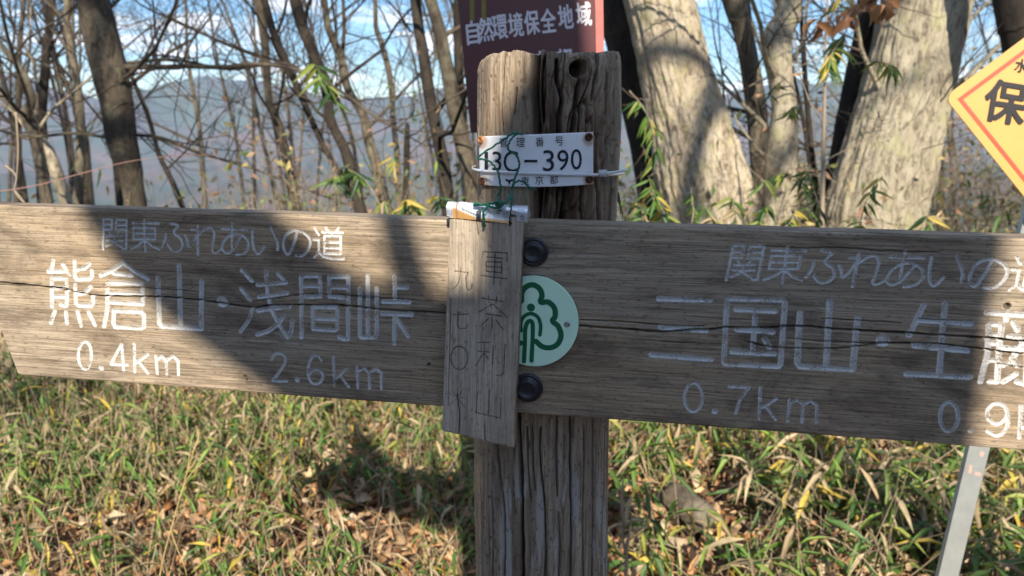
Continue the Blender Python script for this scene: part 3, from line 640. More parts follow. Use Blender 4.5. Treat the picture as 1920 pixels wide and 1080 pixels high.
def build_plate():
    m = N('white_enamel_plate', 0.35, 0.5); st = m.noise(m.coord(), 26, 6, 0.65); ru = m.attr('rust')
    c = m.mix(m.rng(st, 0.42, 0.7, 0, 0.5), (0.74, 0.75, 0.77), (0.60, 0.61, 0.62)); c = m.mix(m.math('MULTIPLY', ru, m.rng(st, .3, .7, .3, 1.)), c, (0.42, 0.20, 0.08)); m.color(c)
    nu, nv = 90, 40; u, v = np.meshgrid(np.linspace(0, 1, nu), np.linspace(0, 1, nv))
    tl, t_r, br, bl = np.array([897., 256]), np.array([1112.5, 247.5]), np.array([1112, 345.5]), np.array([900., 347])
    px = tl[0]*(1-u)*(1-v)+t_r[0]*u*(1-v)+br[0]*u*v+bl[0]*(1-u)*v; py = tl[1]*(1-u)*(1-v)+t_r[1]*u*(1-v)+br[1]*u*v+bl[1]*(1-u)*v
    py = py+4.5*np.sin(np.pi*u)*v
    f = hitpost(px, py, 0.0035); bk = hitpost(px, py, 0.0035)-0*f; bk = f+np.array([0, .0009, 0])
    rust = np.zeros(px.shape)
    nails = [(902, 262, 0), (1104, 257, 1), (904, 340, 1), (1105, 336, 1)]
    for x, y, _ in nails: rust = np.maximum(rust, 1-sst(8, 15, np.hypot(px-x, (py-y-3)*0.8)))
    rust = np.maximum(rust, (1-sst(3, 8, np.abs(px-1103)))*(1-sst(262, 285, py))*0.6)
    V = np.vstack([f.reshape(-1, 3), bk.reshape(-1, 3)]); g = gridfaces(nv, nu); k = nu*nv; F = [g[:, ::-1], g+k]
    I = np.arange(k).reshape(nv, nu)
    for e in (I[0], I[-1][::-1], I[:, -1], I[:, 0][::-1]): F.append(np.stack([e[:-1], e[1:], e[1:]+k, e[:-1]+k], -1))
    pl = wmesh('number_plate', V, np.vstack(F), m.m, sign_root, pts={'rust': np.concatenate([rust.ravel()]*2)})
    parts = []
    def q(x0, y0, x1, y1, dy=0.0): return ((x0, y0), (x1, y0+dy), (x1, y1+dy), (x0, y1))
    for ch, x, y in zip('管理番号', (944, 976, 1012, 1048.5), (267, 267, 266.3, 264.5)): parts.append(fit(ch, q(x-8, y-8.5, x+8, y+8.5), 0.004))
    for ch, x0, x1, y0, y1 in (('1', 908.5, 915, 285, 320), ('3', 923, 940, 284, 321), ('C', 944, 971.5, 283, 323), ('－', 983, 1007.5, 299.5, 304.5), ('3', 1018, 1039, 281.5, 321), ('9', 1045, 1066, 281, 320), ('0', 1070.5, 1091, 279.5, 318)):
        parts.append(fit(ch, q(x0, y0, x1, y1)))
    for ch, x, y in zip('東京都', (984.5, 1011, 1038.5), (339.5, 338, 337.5)): parts.append(fit(ch, q(x-8, y-8, x+8, y+8), 0.002))
    parts.append((np.array([[947, 335], [955, 337.5], [963, 334.5], [962, 338], [957, 341.5], [956, 346], [954, 346], [953, 341.5], [948, 338.5]], float), [tuple(range(9))]))
    V, F = [], []
    for vv, ff in parts:
        w = hitpost(vv[:, 0], vv[:, 1], 0.0041); F += [tuple(i+len(V) for i in t) for t in ff]; V += w.tolist()
    wmesh('plate_lettering', V, F, ink, pl, smooth=False)
    rustm = flat('rusty_nail', (0.085, 0.035, 0.02), 0.75, 0.3, 0.3, 0.5, 700); brass = flat('brown_nail', (0.34, 0.16, 0.06), 0.55, 0.4, 0.4, 0.4, 500)
    for x, y, k in nails:
        c = hitpost(np.array([float(x)]), np.array([float(y)]), 0.004)[0]; phi = math.atan2(c[0]-float(pcx(c[2])), -(c[1]-YP))*0.75; nr = np.array([math.sin(phi), -math.cos(phi), 0.05]); nr /= np.linalg.norm(nr)
        ux = np.cross([0, 0, 1], nr); ux /= np.linalg.norm(ux); r = wpx(7.5, c)
        link('nail', mesh('nail', *lathe([(r, -.001), (r, .001), (r*.92, .002), (r*.5, .0027), (r*.45, .0019), (.0002, .002)], 20), rustm if k else brass), sign_root, frame(c, ux, np.cross(nr, ux), nr))
build_plate()

# cable tie round the post, over the plate
def build_tie():
    root = empty('cable_tie', hitpost(np.array([1030.]), np.array([326.5]), .006)[0], label='translucent white cable tie pulled round the post across the number plate', cat='cable tie')
    m = N('clear_nylon', 0.3, 0.5); m.color((0.70, 0.72, 0.74)); m.b.inputs['Transmission Weight'].default_value = 0.35
    ph = np.linspace(-math.pi, math.pi, 160, endpoint=False); z0 = float(root.location[2]); r = polar_r(ph, z0+0*ph)+0.0058
    z = z0-0.0022*np.sin(ph); w = 0.0016
    c = np.stack([pcx(z0)+r*np.sin(ph), YP-r*np.cos(ph), z], -1); o = np.stack([np.sin(ph), -np.cos(ph), 0*ph], -1)
    V = np.stack([c+[0, 0, w]-o*.0006, c+[0, 0, w]+o*.0005, c-[0, 0, w]+o*.0005, c-[0, 0, w]-o*.0006], 1).reshape(-1, 3)
    i = np.arange(160)*4; j = ((np.arange(160)+1) % 160)*4; F = np.concatenate([np.stack([i+k, j+k, j+(k+1) % 4, i+(k+1) % 4], -1) for k in range(4)])
    wmesh('strap', V, F, m.m, root)
    hp = hitpost(np.array([1130.]), np.array([325.]), .0065)[0]; V, F = box((0, 0, 0), (.0085, .0048, .0072)); b = wmesh('lock_head', V+hp, F, m.m, root, smooth=False)
    q = np.array([[1134, 325], [1145, 324], [1158, 322], [1178, 318.5]]); pp = P(q[:, 0], q[:, 1], hp[1]); mb = MB(); tube(mb, catmull(pp, 4), np.linspace(.0021, .0013, 13), 6); V, F = mb.done(); wmesh('tail', V, tofaces(F), m.m, root)
build_tie()

# ------------------------------------------------------------------ hanging wooden plaque
PO = 0.020     # its face lies this far in front of the board's face
PM = frame(O+Nn*PO, U, Vv, Nn)
def pab(px, py): return board_ab(px, py, PO)
def build_plaque():
    cx, cy = np.array([843., 981., 963., 828.]), np.array([396., 408., 841., 808.])
    a, b = pab(cx, cy)
    cen = np.array([a.mean(), b.mean()]); root = empty('hanging_plaque', O+Nn*PO+U*cen[0]+Vv*b.min(), label='small grey wooden plaque hung on cord, carved with dark vertical Japanese characters', cat='plaque')
    nu, nv = 190, 470; u, v = np.meshgrid(np.linspace(0, 1, nu), np.linspace(0, 1, nv))
    A = a[3]*(1-u)*(1-v)+a[2]*u*(1-v)+a[1]*u*v+a[0]*(1-u)*v; B = b[3]*(1-u)*(1-v)+b[2]*u*(1-v)+b[1]*u*v+b[0]*(1-u)*v
    L = []
    add(L, 830, 380, 4.912, "365,505 370,455 590,465 595,540;405,500 555,515;480,480 470,750;400,545 545,550 545,645 400,635 400,545;400,590 545,597;345,672 595,703;360,882 560,912;420,855 430,925;500,870 490,930;460,935 330,1010;465,935 590,1055;395,1025 540,1045;110,632 235,645 213,690 220,780 240,807 262,790 272,750;90,1035 235,1025", 2.7)
    add(L, 830, 380, 4.912, smooth("165,600 155,700 130,760 95,795")+";165,1000 160,1032", 2.3)
    add(L, 820, 590, 4.153, "430,0 425,105;395,35 345,80;455,40 510,115;315,220 405,215;315,285 405,292;365,225 360,450;360,300 295,400;370,300 395,345;435,240 430,390;528,230 515,460 490,475 460,470;310,605 300,765 490,805 495,650;405,585 398,770;160,-20 155,90 180,110 225,105 238,80", 2.7)
    add(L, 820, 590, 4.153, "95,620 225,655;155,570 165,710;120,595 140,625;205,575 175,625;150,655 90,705;165,655 215,720", 1.9)
    ell(L, 820, 590, 4.153, 170, 338, 68, 90, 2.8)
    d = np.full(A.shape, 9.0); mm = wpx(1, O+Nn*PO)
    for pl, w in L:
        q = np.array(pl); x, y = pab(q[:, 0], q[:, 1]); d = np.minimum(d, segdist(A, B, list(zip(x, y)), w*mm, .002))
    d = d+0.0003*fbm(A*900, B*900, s=3, o=2); g = 1-sst(-.0009, .0002, d)
    al = A-B*0.03+0.0022*fbm(A*8, B*6, s=77)
    h = 0.0007*fbm(al*260, B*5, s=5, o=3)+0.0006*fbm(al*60, B*2, s=9)-.0011*g+0.0006*(np.sin(al*900+3*fbm(A*20, B*8, s=6)))*0.6
    recess_shade = 0.0*h
    for s, w, dp in (("857,740 862,780 860,818", 1.4, .003), ("845,560 843,650 840,760", .8, .001), ("893,410 897,440", 1.0, .001), ("908,795 910,830", 1, .002)):
        q = catmull(np.array(poly(s)[0]), 4); x, y = pab(q[:, 0], q[:, 1]); k = 1-sst(-.0002, .0006, segdist(A, B, list(zip(x, y)), w*mm, .003)); h -= dp*k; recess_shade = np.maximum(recess_shade, k*.8)  # plaque cracks carry painted shade as well as relief
    for px, py in ((908, 424), (957, 419)):
        x, y = pab(np.array([float(px)]), np.array([float(py)])); k = 1-sst(.0008, .0016, np.hypot(A-x, B-y)); h -= .005*k; recess_shade = np.maximum(recess_shade, k)
    e = np.minimum(np.minimum(u, 1-u)*.085, np.minimum(v, 1-v)*.24); h -= .0014*(1-sst(0, .002, e))
    V = np.stack([A, B, h], -1).reshape(-1, 3); F = [gridfaces(nv, nu)]; I = np.arange(nu*nv).reshape(nv, nu); n0 = len(V)
    for idx in (I[-1][::-1], I[0], I[:, 0][::-1], I[:, -1]):
        q = V[idx].copy(); q[:, 2] = -.013; s = np.arange(len(V), len(V)+len(idx)); V = np.vstack([V, q]); F.append(np.stack([idx[:-1], idx[1:], s[1:], s[:-1]], -1))
    k = len(V); V = np.vstack([V, [[a[i], b[i], -.013] for i in range(4)]]); F.append(np.array([[k, k+1, k+2, k+3]]))
    ex = len(V)-n0
    link('plank', mesh('plank', V, np.vstack(F), plaque_mat, pts={'paint': np.concatenate([g.ravel()*1.0, np.zeros(ex)]), 'dirt': np.concatenate([recess_shade.ravel(), np.full(ex, .1)])}), root, PM)
    # strip of cut drink can folded over its top
    can = N('printed_aluminium', 0.28, 0.5); can.b.inputs['Metallic'].default_value = 0.35; can.color(can.attr('col', False)); can.bump(can.noise(can.coord(), 160, 3), .2, .001)
    nu, nv = 100, 26; u, v = np.meshgrid(np.linspace(0, 1, nu), np.linspace(0, 1, nv))
    # v 0..1: front flap bottom -> over the top -> short back flap
    topx0, topy0, topx1, topy1 = 838., 387., 990., 396.
    ux = np.interp(u[0], [0, 1], [topx0, topx1]); A1, B1 = pab(ux, np.interp(u[0], [0, 1], [topy0, topy1])); 
    fl = np.interp(ux, [838, 843, 845, 880, 918, 955, 957, 968, 970, 990], [404, 405, 408, 411, 414, 418.5, 400, 401, 414, 417]); _, B0 = pab(ux, fl)
    cr = 0.0012*fbm(ux*0.12, ux*0, s=4)
    V = np.zeros((nv, nu, 3)); 
    for i in range(nv):
        t = i/(nv-1)
        if t < 0.5: s = t/0.5; V[i, :, 0] = A1; V[i, :, 1] = B0+(B1-B0)*s; V[i, :, 2] = .0022+.0008*np.sin(s*3+ux*.05)+cr*s
        elif t < 0.8: s = (t-.5)/.3*math.pi; V[i, :, 0] = A1; V[i, :, 1] = B1+.0045*np.sin(s)+cr; V[i, :, 2] = -.0065+.0087*np.cos(s)
        else: s = (t-.8)/.2; V[i, :, 0] = A1; V[i, :, 1] = B1-(B1-B0)*s*.8; V[i, :, 2] = -.0152
    c = np.ones((nv, nu, 3))*np.array([.66, .68, .71]); X = np.repeat(ux[None], nv, 0); T = np.linspace(0, 1, nv)[:, None]
    sw = (X > 849) & (X < 955) & (T < 0.10+0.40*np.clip((893-X)/45, 0, 1)); c[sw] = (.62, .36, .14)
    sw = (X > 866) & (X < 897) & (np.abs(T-(0.47-(X-866)/31*.28)) < .035); c[sw] = (.18, .19, .19)
    c[(X > 894) & (X < 903) & (T < .42)] = (.03, .035, .05); c[(X > 856) & (X < 859)] = (.45, .24, .10)
    V2 = V.reshape(-1, 3); F = gridfaces(nv, nu); 
    sheet = link('can_strip', mesh('can_strip', V2, F, can.m, cols=c.reshape(-1, 3)), root, PM, label='printed strip of cut drink can folded over the plaque top')
    # crumpled print: small letters at both ends and ring
    parts = []; blue = flat('blue_print', (.05, .09, .20), .4)
    for s, x0, y0, x1, y1 in (('缶', 839, 391, 845, 402), ('は', 845.5, 391, 851, 403), ('氷', 944, 396, 949, 406), ('生', 950, 395, 955, 405), ('合', 976, 401, 985, 411)):
        vv, ff = fit(s, ((x0, y0), (x1, y0+.5), (x1, y1), (x0, y1)), .01); parts.append((vv, ff))
    th = np.linspace(0, 2*math.pi, 17); parts.append(ribbon([(936.5+3*math.cos(t), 396.5+3*math.sin(t)) for t in th], 1.2, 0))
    V, F = [], []
    for vv, ff in parts:
        vv = np.array(vv); x, y = pab(vv[:, 0], vv[:, 1]); F += [tuple(i+len(V) for i in t) for t in ff]; V += [(p, q, .0048) for p, q in zip(x, y)]
    link('can_print', mesh('can_print', V, F, blue, smooth=False), sheet)
build_plaque()

def build_cord():
    m = flat('green_twine', (0.008, 0.13, 0.075), 0.55, 0.4, 0, 0.4, 900)
    def path(s, y0, y1, r=.00095, seed=0):
        q = catmull(np.array([(800+x/4.32, 230+y/4.32) for x, y in poly(s)[0]]), 8); n = len(q); Y = np.interp(np.arange(n), np.linspace(0, n-1, len(y0)), y0) if hasattr(y0, '__len__') else np.linspace(y0, y1, n)
        p = P(q[:, 0], q[:, 1], 1.0); d = ray(q[:, 0], q[:, 1]); p = EYE+d*(Y/d[:, 1])[:, None]; p[:, 0] += .0004*np.sin(np.arange(n)*1.3+seed); p[:, 2] += .0004*np.cos(np.arange(n)*1.1+seed); return p
    mb = MB(); f = .765
    def rope(p, r):
        # two twisted plies
        n = len(p)*4; t = np.linspace(0, len(p)-1, n); q = np.stack([np.interp(t, np.arange(len(p)), p[:, k]) for k in range(3)], -1)
        tg = np.gradient(q, axis=0); tg /= np.linalg.norm(tg, axis=1)[:, None]; a = np.cross(tg, [0, 1, 0.1]); a /= np.linalg.norm(a, axis=1)[:, None]; b = np.cross(a, tg)
        s = np.concatenate([[0], np.cumsum(np.linalg.norm(np.diff(q, axis=0), axis=1))])*2*math.pi/.0045
        for k in (0, math.pi): tube(mb, q+(a*np.cos(s+k)[:, None]+b*np.sin(s+k)[:, None])*r*.5, r*.62, 5)
    rope(path("575,665 570,600 600,545 592,480 580,400 545,350 500,308 450,296 418,292 450,252 560,180 640,125 700,88 740,84 775,92", [.735, .765, .768, .766, .764, .762, .765, .772, .784, .772, .764, .764, .765, .768, .78], 0), .00105)
    rope(path("740,86 700,115 665,170 660,215 690,240 720,255 745,300 750,340 738,390 715,450 700,500 690,560 688,600 640,645 600,660", [.768, .764, .762, .762, .762, .762, .762, .762, .764, .765, .765, .762, .75, .737, .732], 0), .00105)
    rope(path("690,540 705,500 740,472 785,478 815,510 845,535 885,538", [.764, .762, .76, .762, .765, .77, .774], 0), .0010)
    rope(path("380,672 400,655 450,665 520,655 580,650 620,655 600,680 550,690 500,672 470,665 390,668", [.735, .73, .728, .728, .728, .73, .726, .726, .727, .73, .738], 0), .0012)
    rope(path("560,650 575,640 590,650 585,672 570,675 560,660 575,645 640,640 665,610 685,590 690,640 680,690", [.728, .724, .722, .724, .728, .73, .73, .74, .75, .755, .745, .735], 0), .0012)
    rope(path("500,668 480,690 462,720 460,760 466,800 462,845", [.728, .724, .724, .724, .726, .733], 0), .0012)
    rope(path("570,690 590,700 600,712", .726, .724), .0007)
    V, F = mb.done(); wmesh('cord', V, tofaces(F), m, label='green twisted cord looped over the number plate and knotted to the plaque', cat='cord')
    mb = MB(); rope(path("684,690 678,740 672,790 676,838", [.727, .725, .725, .735], 0), .0007); V, F = mb.done(); wmesh('wire_loop', V, tofaces(F), flat('dark_wire', (.012, .012, .012), .5), label='short black tie wire through the right hole of the plaque', cat='wire')
build_cord()

# ------------------------------------------------------------------ flat metal signs behind
def plane_frame(c, nrm, roll=0.0):
    n = np.asarray(nrm, float); n /= np.linalg.norm(n); x = np.cross([0, 0, 1.0], n); x /= np.linalg.norm(x); y = np.cross(n, x)
    return x, y, n
def px_plane(px, py, c, n, off=0.0):
    d = ray(px, py); o = np.asarray(c)+n*off; t = ((o-EYE)@n)/(d@n); return EYE+d*t[..., None]
def slab(corners_px, c, n, th, rad=0.0):
    """rounded polygon plate from pixel corners on plane (c,n) -> verts, faces"""
    q = [px_plane(np.array([float(x)]), np.array([float(y)]), c, n)[0] for x, y in corners_px]; pts = []
    k = len(q)
    for i in range(k):
        a, b, d = q[i-1], q[i], q[(i+1) % k]
        if rad == 0: pts.append(b); continue
        u = (a-b)/np.linalg.norm(a-b); v = (d-b)/np.linalg.norm(d-b)
        for t in np.linspace(0, 1, 7): pts.append(b+u*rad*(1-t)**2+v*rad*t**2)
    pts = np.array(pts); m = len(pts); V = np.vstack([pts, pts-n*th]); F = [tuple(range(m))[::-1], tuple(range(m, 2*m))]+[(i, (i+1) % m, m+(i+1) % m, m+i) for i in range(m)]
    return V, F
def prints(lst, c, n, off):
    V, F = [], []
    for it in lst:
        vv, ff = it[:2]; w = px_plane(np.asarray(vv)[:, 0], np.asarray(vv)[:, 1], c, n, off+(it[2] if len(it) > 2 else 0)); F += [tuple(i+len(V) for i in t) for t in ff]; V += w.tolist()
    return V, F
def build_red():
    c = P(1000, 60, 1.75); n = np.array([0.10, -1, 0.0]); n /= np.linalg.norm(n)
    base = c.copy(); base[0] = P(1010, 60, 1.75)[0]; base[2] = G(base[0], 1.79); base[1] = 1.79
    root = empty('red_notice_sign', base, label='dark red metal notice with white Japanese lettering standing behind the post', cat='sign')
    red = flat('dark_red_paint', (0.075, 0.014, 0.016), 0.38, 0.45, 0, 0.15, 9); wh = flat('white_print', (0.62, 0.60, 0.64), 0.5)
    V, F = slab([(846, -120), (1129, -150), (1134, 222), (883, 250)], c, n, .004, .006); pl = wmesh('panel', V, F, red, root, smooth=False)
    V, F = slab([(1113, -150), (1129, -152), (1134, 221), (1120, 223)], c+n*.0015, n, .0012); wmesh('edge_strip', V, F, flat('faded_red_edge', (0.42, 0.13, 0.11), .5), pl, smooth=False)  # brighter red stands in for sun on the folded rim
    L = []; xs = [886.5, 910.5, 937, 967, 997, 1028, 1060.5, 1094.5]; ys = [61, 55.5, 50.5, 46.5, 42, 38.5, 31.5, 26.5]
    for ch, x, y in zip('自然環境保全地域', xs, ys):
        hw = 11.5 if ch == '自' else 13.5; L += bold(ch, ((x-hw-2, y-22+1.6), (x+hw-2, y-22-1.6), (x+hw+2, y+22-1.6), (x-hw+2, y+22+1.6)), 0.85)
    for ch, x, y in zip('東京都', (975, 1013, 1057), (122, 118, 114)): L += bold(ch, ((x-15, y-21), (x+15, y-24), (x+16, y+20), (x-14, y+22)), .85)
    wmesh('sign_lettering', *prints(L, c, n, .0012), wh, pl, smooth=False)
    yl = flat('faded_yellow_tape', (.20, .15, .03), .5); 
    for x in (880, 902):
        V, F = slab([(x, -60), (x+9, -60), (x+9, 38), (x+1, 38)], c+n*.001, n, .0006); wmesh('tape', V, F, yl, pl, smooth=False)  # dull yellow vertical streaks near the left side
    V, F = box((base[0], base[1]+.01, (base[2]+1.95)/2-.1), (.05, .03, 2.1-base[2]*0)); V[:, 2] = np.where(V[:, 2] > 1, 1.95, base[2]-.2); wmesh('pole', V, F, galv, root, smooth=False)
build_red()
def build_yellow():
    Y = 1.5; c = P(1989, 209, Y); n = np.array([-0.22, -1, 0.03]); n /= np.linalg.norm(n)
    q = [(1833, 844), (1782, 1055)]; p0 = P(*q[0], Y+.075); p1 = P(*q[1], Y+.095); d = (p1-p0)/np.linalg.norm(p1-p0)
    foot = p1+d*((p1[2]-G(p1[0], p1[1])+.15)/-d[2]); top = p0-d*(c[2]-p0[2]+.1)  # the post runs up behind the panel
    root = empty('yellow_forest_sign', (foot[0], foot[1], G(foot[0], foot[1])), label='yellow diamond sign with red border and black Japanese lettering on a leaning galvanised post', cat='sign')
    ylw = flat('yellow_paint', (0.55, 0.32, 0.095), .45, .4, 0, .04, 12); red = flat('red_border', (0.62, 0.075, 0.04), .45, .4, 0, .08, 20)
    L = np.array([1771., 182.]); e1 = np.array([.803, -.597])*297; e2 = np.array([.625, .780])*300
    cs = [L, L+e1, L+e1+e2, L+e2]
    V, F = slab([tuple(x) for x in cs[::-1]], c, n, .004, .022); pl = wmesh('panel', V, F, ylw, root, smooth=False)
    cen = (cs[0]+cs[2])/2; ins = [cen+(x-cen)*.885 for x in cs]; ins2 = [cen+(x-cen)*.835 for x in cs]
    vv = np.array([*ins, *ins2]); ff = [(i, (i+1) % 4, 4+(i+1) % 4, 4+i) for i in range(4)]
    wmesh('border', *prints([(vv, ff)], c, n, .0008), red, pl, smooth=False)
    P_ = []; rt = np.array([.985, .16]); dn = np.array([-.17, .985])
    def ch(s, x, y, w, h, off=.0):
        o = np.array([x, y]); P_.extend(bold(s, (o, o+rt*w, o+rt*w+dn*h, o+dn*h), off))
    for i, s in enumerate('保安林'): ch(s, 1855+i*86*.985, 147+i*86*.16, 76, 78, 2.4)
    for i, s in enumerate('水源かん養'): ch(s, 1906+i*27, 109+i*4.3, 24, 25, .4)
    wmesh('sign_lettering', *prints(P_, c, n, .001), flat('charcoal_print', (.02, .019, .022), .5), pl, smooth=False)
    # leaning channel post
    w = .047; x = np.cross(d, [0, 1, 0]); x /= -np.linalg.norm(x); y = np.cross(d, x); prof = [(-.5, -.18), (-.5, .1), (.5, .1), (.5, -.18), (.44, -.18), (.44, .04), (-.44, .04), (-.44, -.18)]
    if y[1] > 0: prof = [(a, -b) for a, b in prof]
    V = [top+x*a*w+y*b*w for a, b in prof]+[foot+x*a*w+y*b*w for a, b in prof]; k = len(prof); F = [(i, (i+1) % k, k+(i+1) % k, k+i) for i in range(k)]+[tuple(range(k)), tuple(range(k, 2*k))[::-1]]
    po = wmesh('post', V, F, galv, root, smooth=False)
    red2 = flat('peeling_red_sticker', (.50, .32, .28), .6)
    for s in ([(1817, 872), (1823, 874), (1821, 888), (1815, 887)], [(1838, 846), (1846, 848), (1843, 857), (1836, 855)], [(1828, 884), (1840, 887), (1838, 893), (1827, 891)]):
        nn = -y if y[1] > 0 else y; cc = p0+nn*w*.112; V, F = slab(s, cc, nn, .0004); wmesh('sticker', V, F, red2, root, smooth=False)
build_yellow()

# ------------------------------------------------------------------ trees
rnd = random.Random(11)
def grow(out, p, d, L, r, lvl, mx, rg, up=0.12, kids=4):
    n = 6; pts = [np.array(p, float)]; d = np.array(d, float)
    for i in range(n):
        d = d+np.array([rg.gauss(0, .16), rg.gauss(0, .16), rg.gauss(0, .13)+up*.5]); d /= np.linalg.norm(d); pts.append(pts[-1]+d*L/n)
    rr = np.linspace(r, r*.35, n+1); out[min(lvl, len(out)-1)].append((pts, rr))
    if lvl < mx:
        for k in range(kids):
            t = rg.uniform(.25, 1.0); i = min(n-1, int(t*n)); q = pts[i]+(pts[i+1]-pts[i])*(t*n-i); dd = pts[i+1]-pts[i]; dd = dd/np.linalg.norm(dd)
            s = np.array([rg.gauss(0, 1), rg.gauss(0, 1), rg.gauss(0, 1)]); s -= dd*(s@dd); s /= np.linalg.norm(s); a = rg.uniform(.5, 1.0)
            grow(out, q, dd*math.cos(a)+s*math.sin(a), L*rg.uniform(.42, .68), max(rr[i]*.6, .0012), lvl+1, mx, rg, up, kids)
def bark_disp(amp, f, s):
    def fn(p, th, r):
        TH, Z = np.meshgrid(th, p[:, 2]); x = np.cos(TH); y = np.sin(TH)
        a = fbm(x*f*r[:, None]*8, y*f*r[:, None]*8, Z*f*.55, o=4, s=s); b = 1-np.abs(fbm(x*f*r[:, None]*16, y*f*r[:, None]*16, Z*f*1.1, o=3, s=s+5))*2
        return amp*r[:, None]*(a*1.3+b*.45)+0.06*r[:, None]*fbm(x*1.3, y*1.3, Z*1.5, o=2, s=s+9)
    return fn
def tree(name, label, rows, Y, mat, cat='tree', sides=12, amp=.05, group=None, nb=6, seed=1, blen=1.4, up=3.0, twmat=None, limbs=(), kids=3, flare=1.25, res=6, mx=3, Y2=None):
    """rows: (px, py, width px) from top to bottom, at distance Y"""
    rg = random.Random(seed); pts = []; rad = []
    for i, (x, y, w) in enumerate(rows):
        p = P(x, y, Y if Y2 is None else Y+(Y2-Y)*i/(len(rows)-1)); pts.append(p); rad.append(wpx(w, p)/2)
    pts = np.array(pts); rad = np.array(rad)
    dt = pts[0]-pts[1]; dt /= np.linalg.norm(dt); top = [pts[0]+dt*up+np.array([rg.gauss(0, .1)*up, rg.gauss(0, .08)*up, 0]), pts[0]+dt*up*.5]
    db = pts[-1]-pts[-2]; db /= np.linalg.norm(db); db[2] = min(db[2], -.5); g = G(pts[-1][0], pts[-1][1])
    k = max(pts[-1][2]-g+.15, .1)/-db[2]; foot = pts[-1]+db*k; g = G(foot[0], foot[1]); foot[2] = min(g-.12, pts[-1][2]-.05)
    A = np.vstack([top, pts, foot]); rr = np.concatenate([[rad[0]*.45, rad[0]*.75], rad, [rad[-1]*flare]])
    q = catmull(np.hstack([A, rr[:, None]]), res); c, r = q[:, :3], np.maximum(q[:, 3], .002)
    root = empty(name, (foot[0], foot[1], g), label=label, cat=cat, group=group)
    mb = MB(); tube(mb, c[::-1], r[::-1], sides, disp=bark_disp(amp, 7, seed) if amp else None); V, F = mb.done(); wmesh('trunk', V, tofaces(F), mat, root)
    out = [[], [], [], []]
    for i in range(nb):
        t = rg.uniform(.0, .75); j = int(t*(len(c)-1)); th = rg.uniform(0, 2*math.pi); d = np.array([math.cos(th), math.sin(th)*.8, rg.uniform(.1, 1.1)]); d /= np.linalg.norm(d)
        grow(out, c[j], d, blen*rg.uniform(.5, 1.2), min(r[j]*.4, .016), 1, mx, rg, kids=kids)
    mb = MB(); has = False
    for s, w0, w1 in limbs:
        q = np.array(poly(s)[0]); 
        Yt = np.linspace(Y, Y+rg.uniform(-.3, .3), len(q)); pp = catmull(np.array([P(a, b, yy) for (a, b), yy in zip(q, Yt)]), 5)
        rr = np.linspace(w0, w1, len(pp))*depth(pp[0])/FPX/2; tube(mb, pp, rr, 6); has = True
        for k in range(int(len(q)*2.6)):
            j = rg.randrange(2, len(pp)-1); d = np.array([rg.gauss(0, 1), rg.gauss(0, .6), rg.gauss(.5, .8)]); d /= np.linalg.norm(d); grow(out, pp[j], d, rg.uniform(.25, .7), max(rr[j]*.5, .0015), 2, 3, rg, kids=3)
    for l in (0, 1):
        for p, r_ in out[l]: tube(mb, p, r_, 5, caps=False); has = True
    if has: V, F = mb.done(); wmesh('branches', V, tofaces(F), mat, root, kind='stuff')
    mb = MB(); has = False
    for l in (2, 3):
        for p, r_ in out[l]: tube(mb, np.array(p)[::(1 if l == 2 else 2)], np.maximum(np.array(r_)[::(1 if l == 2 else 2)], .0011), 3, caps=False); has = True
    if has: V, F = mb.done(); wmesh('twigs', V, tofaces(F), twmat or twig_mat, root, kind='stuff')
    return root

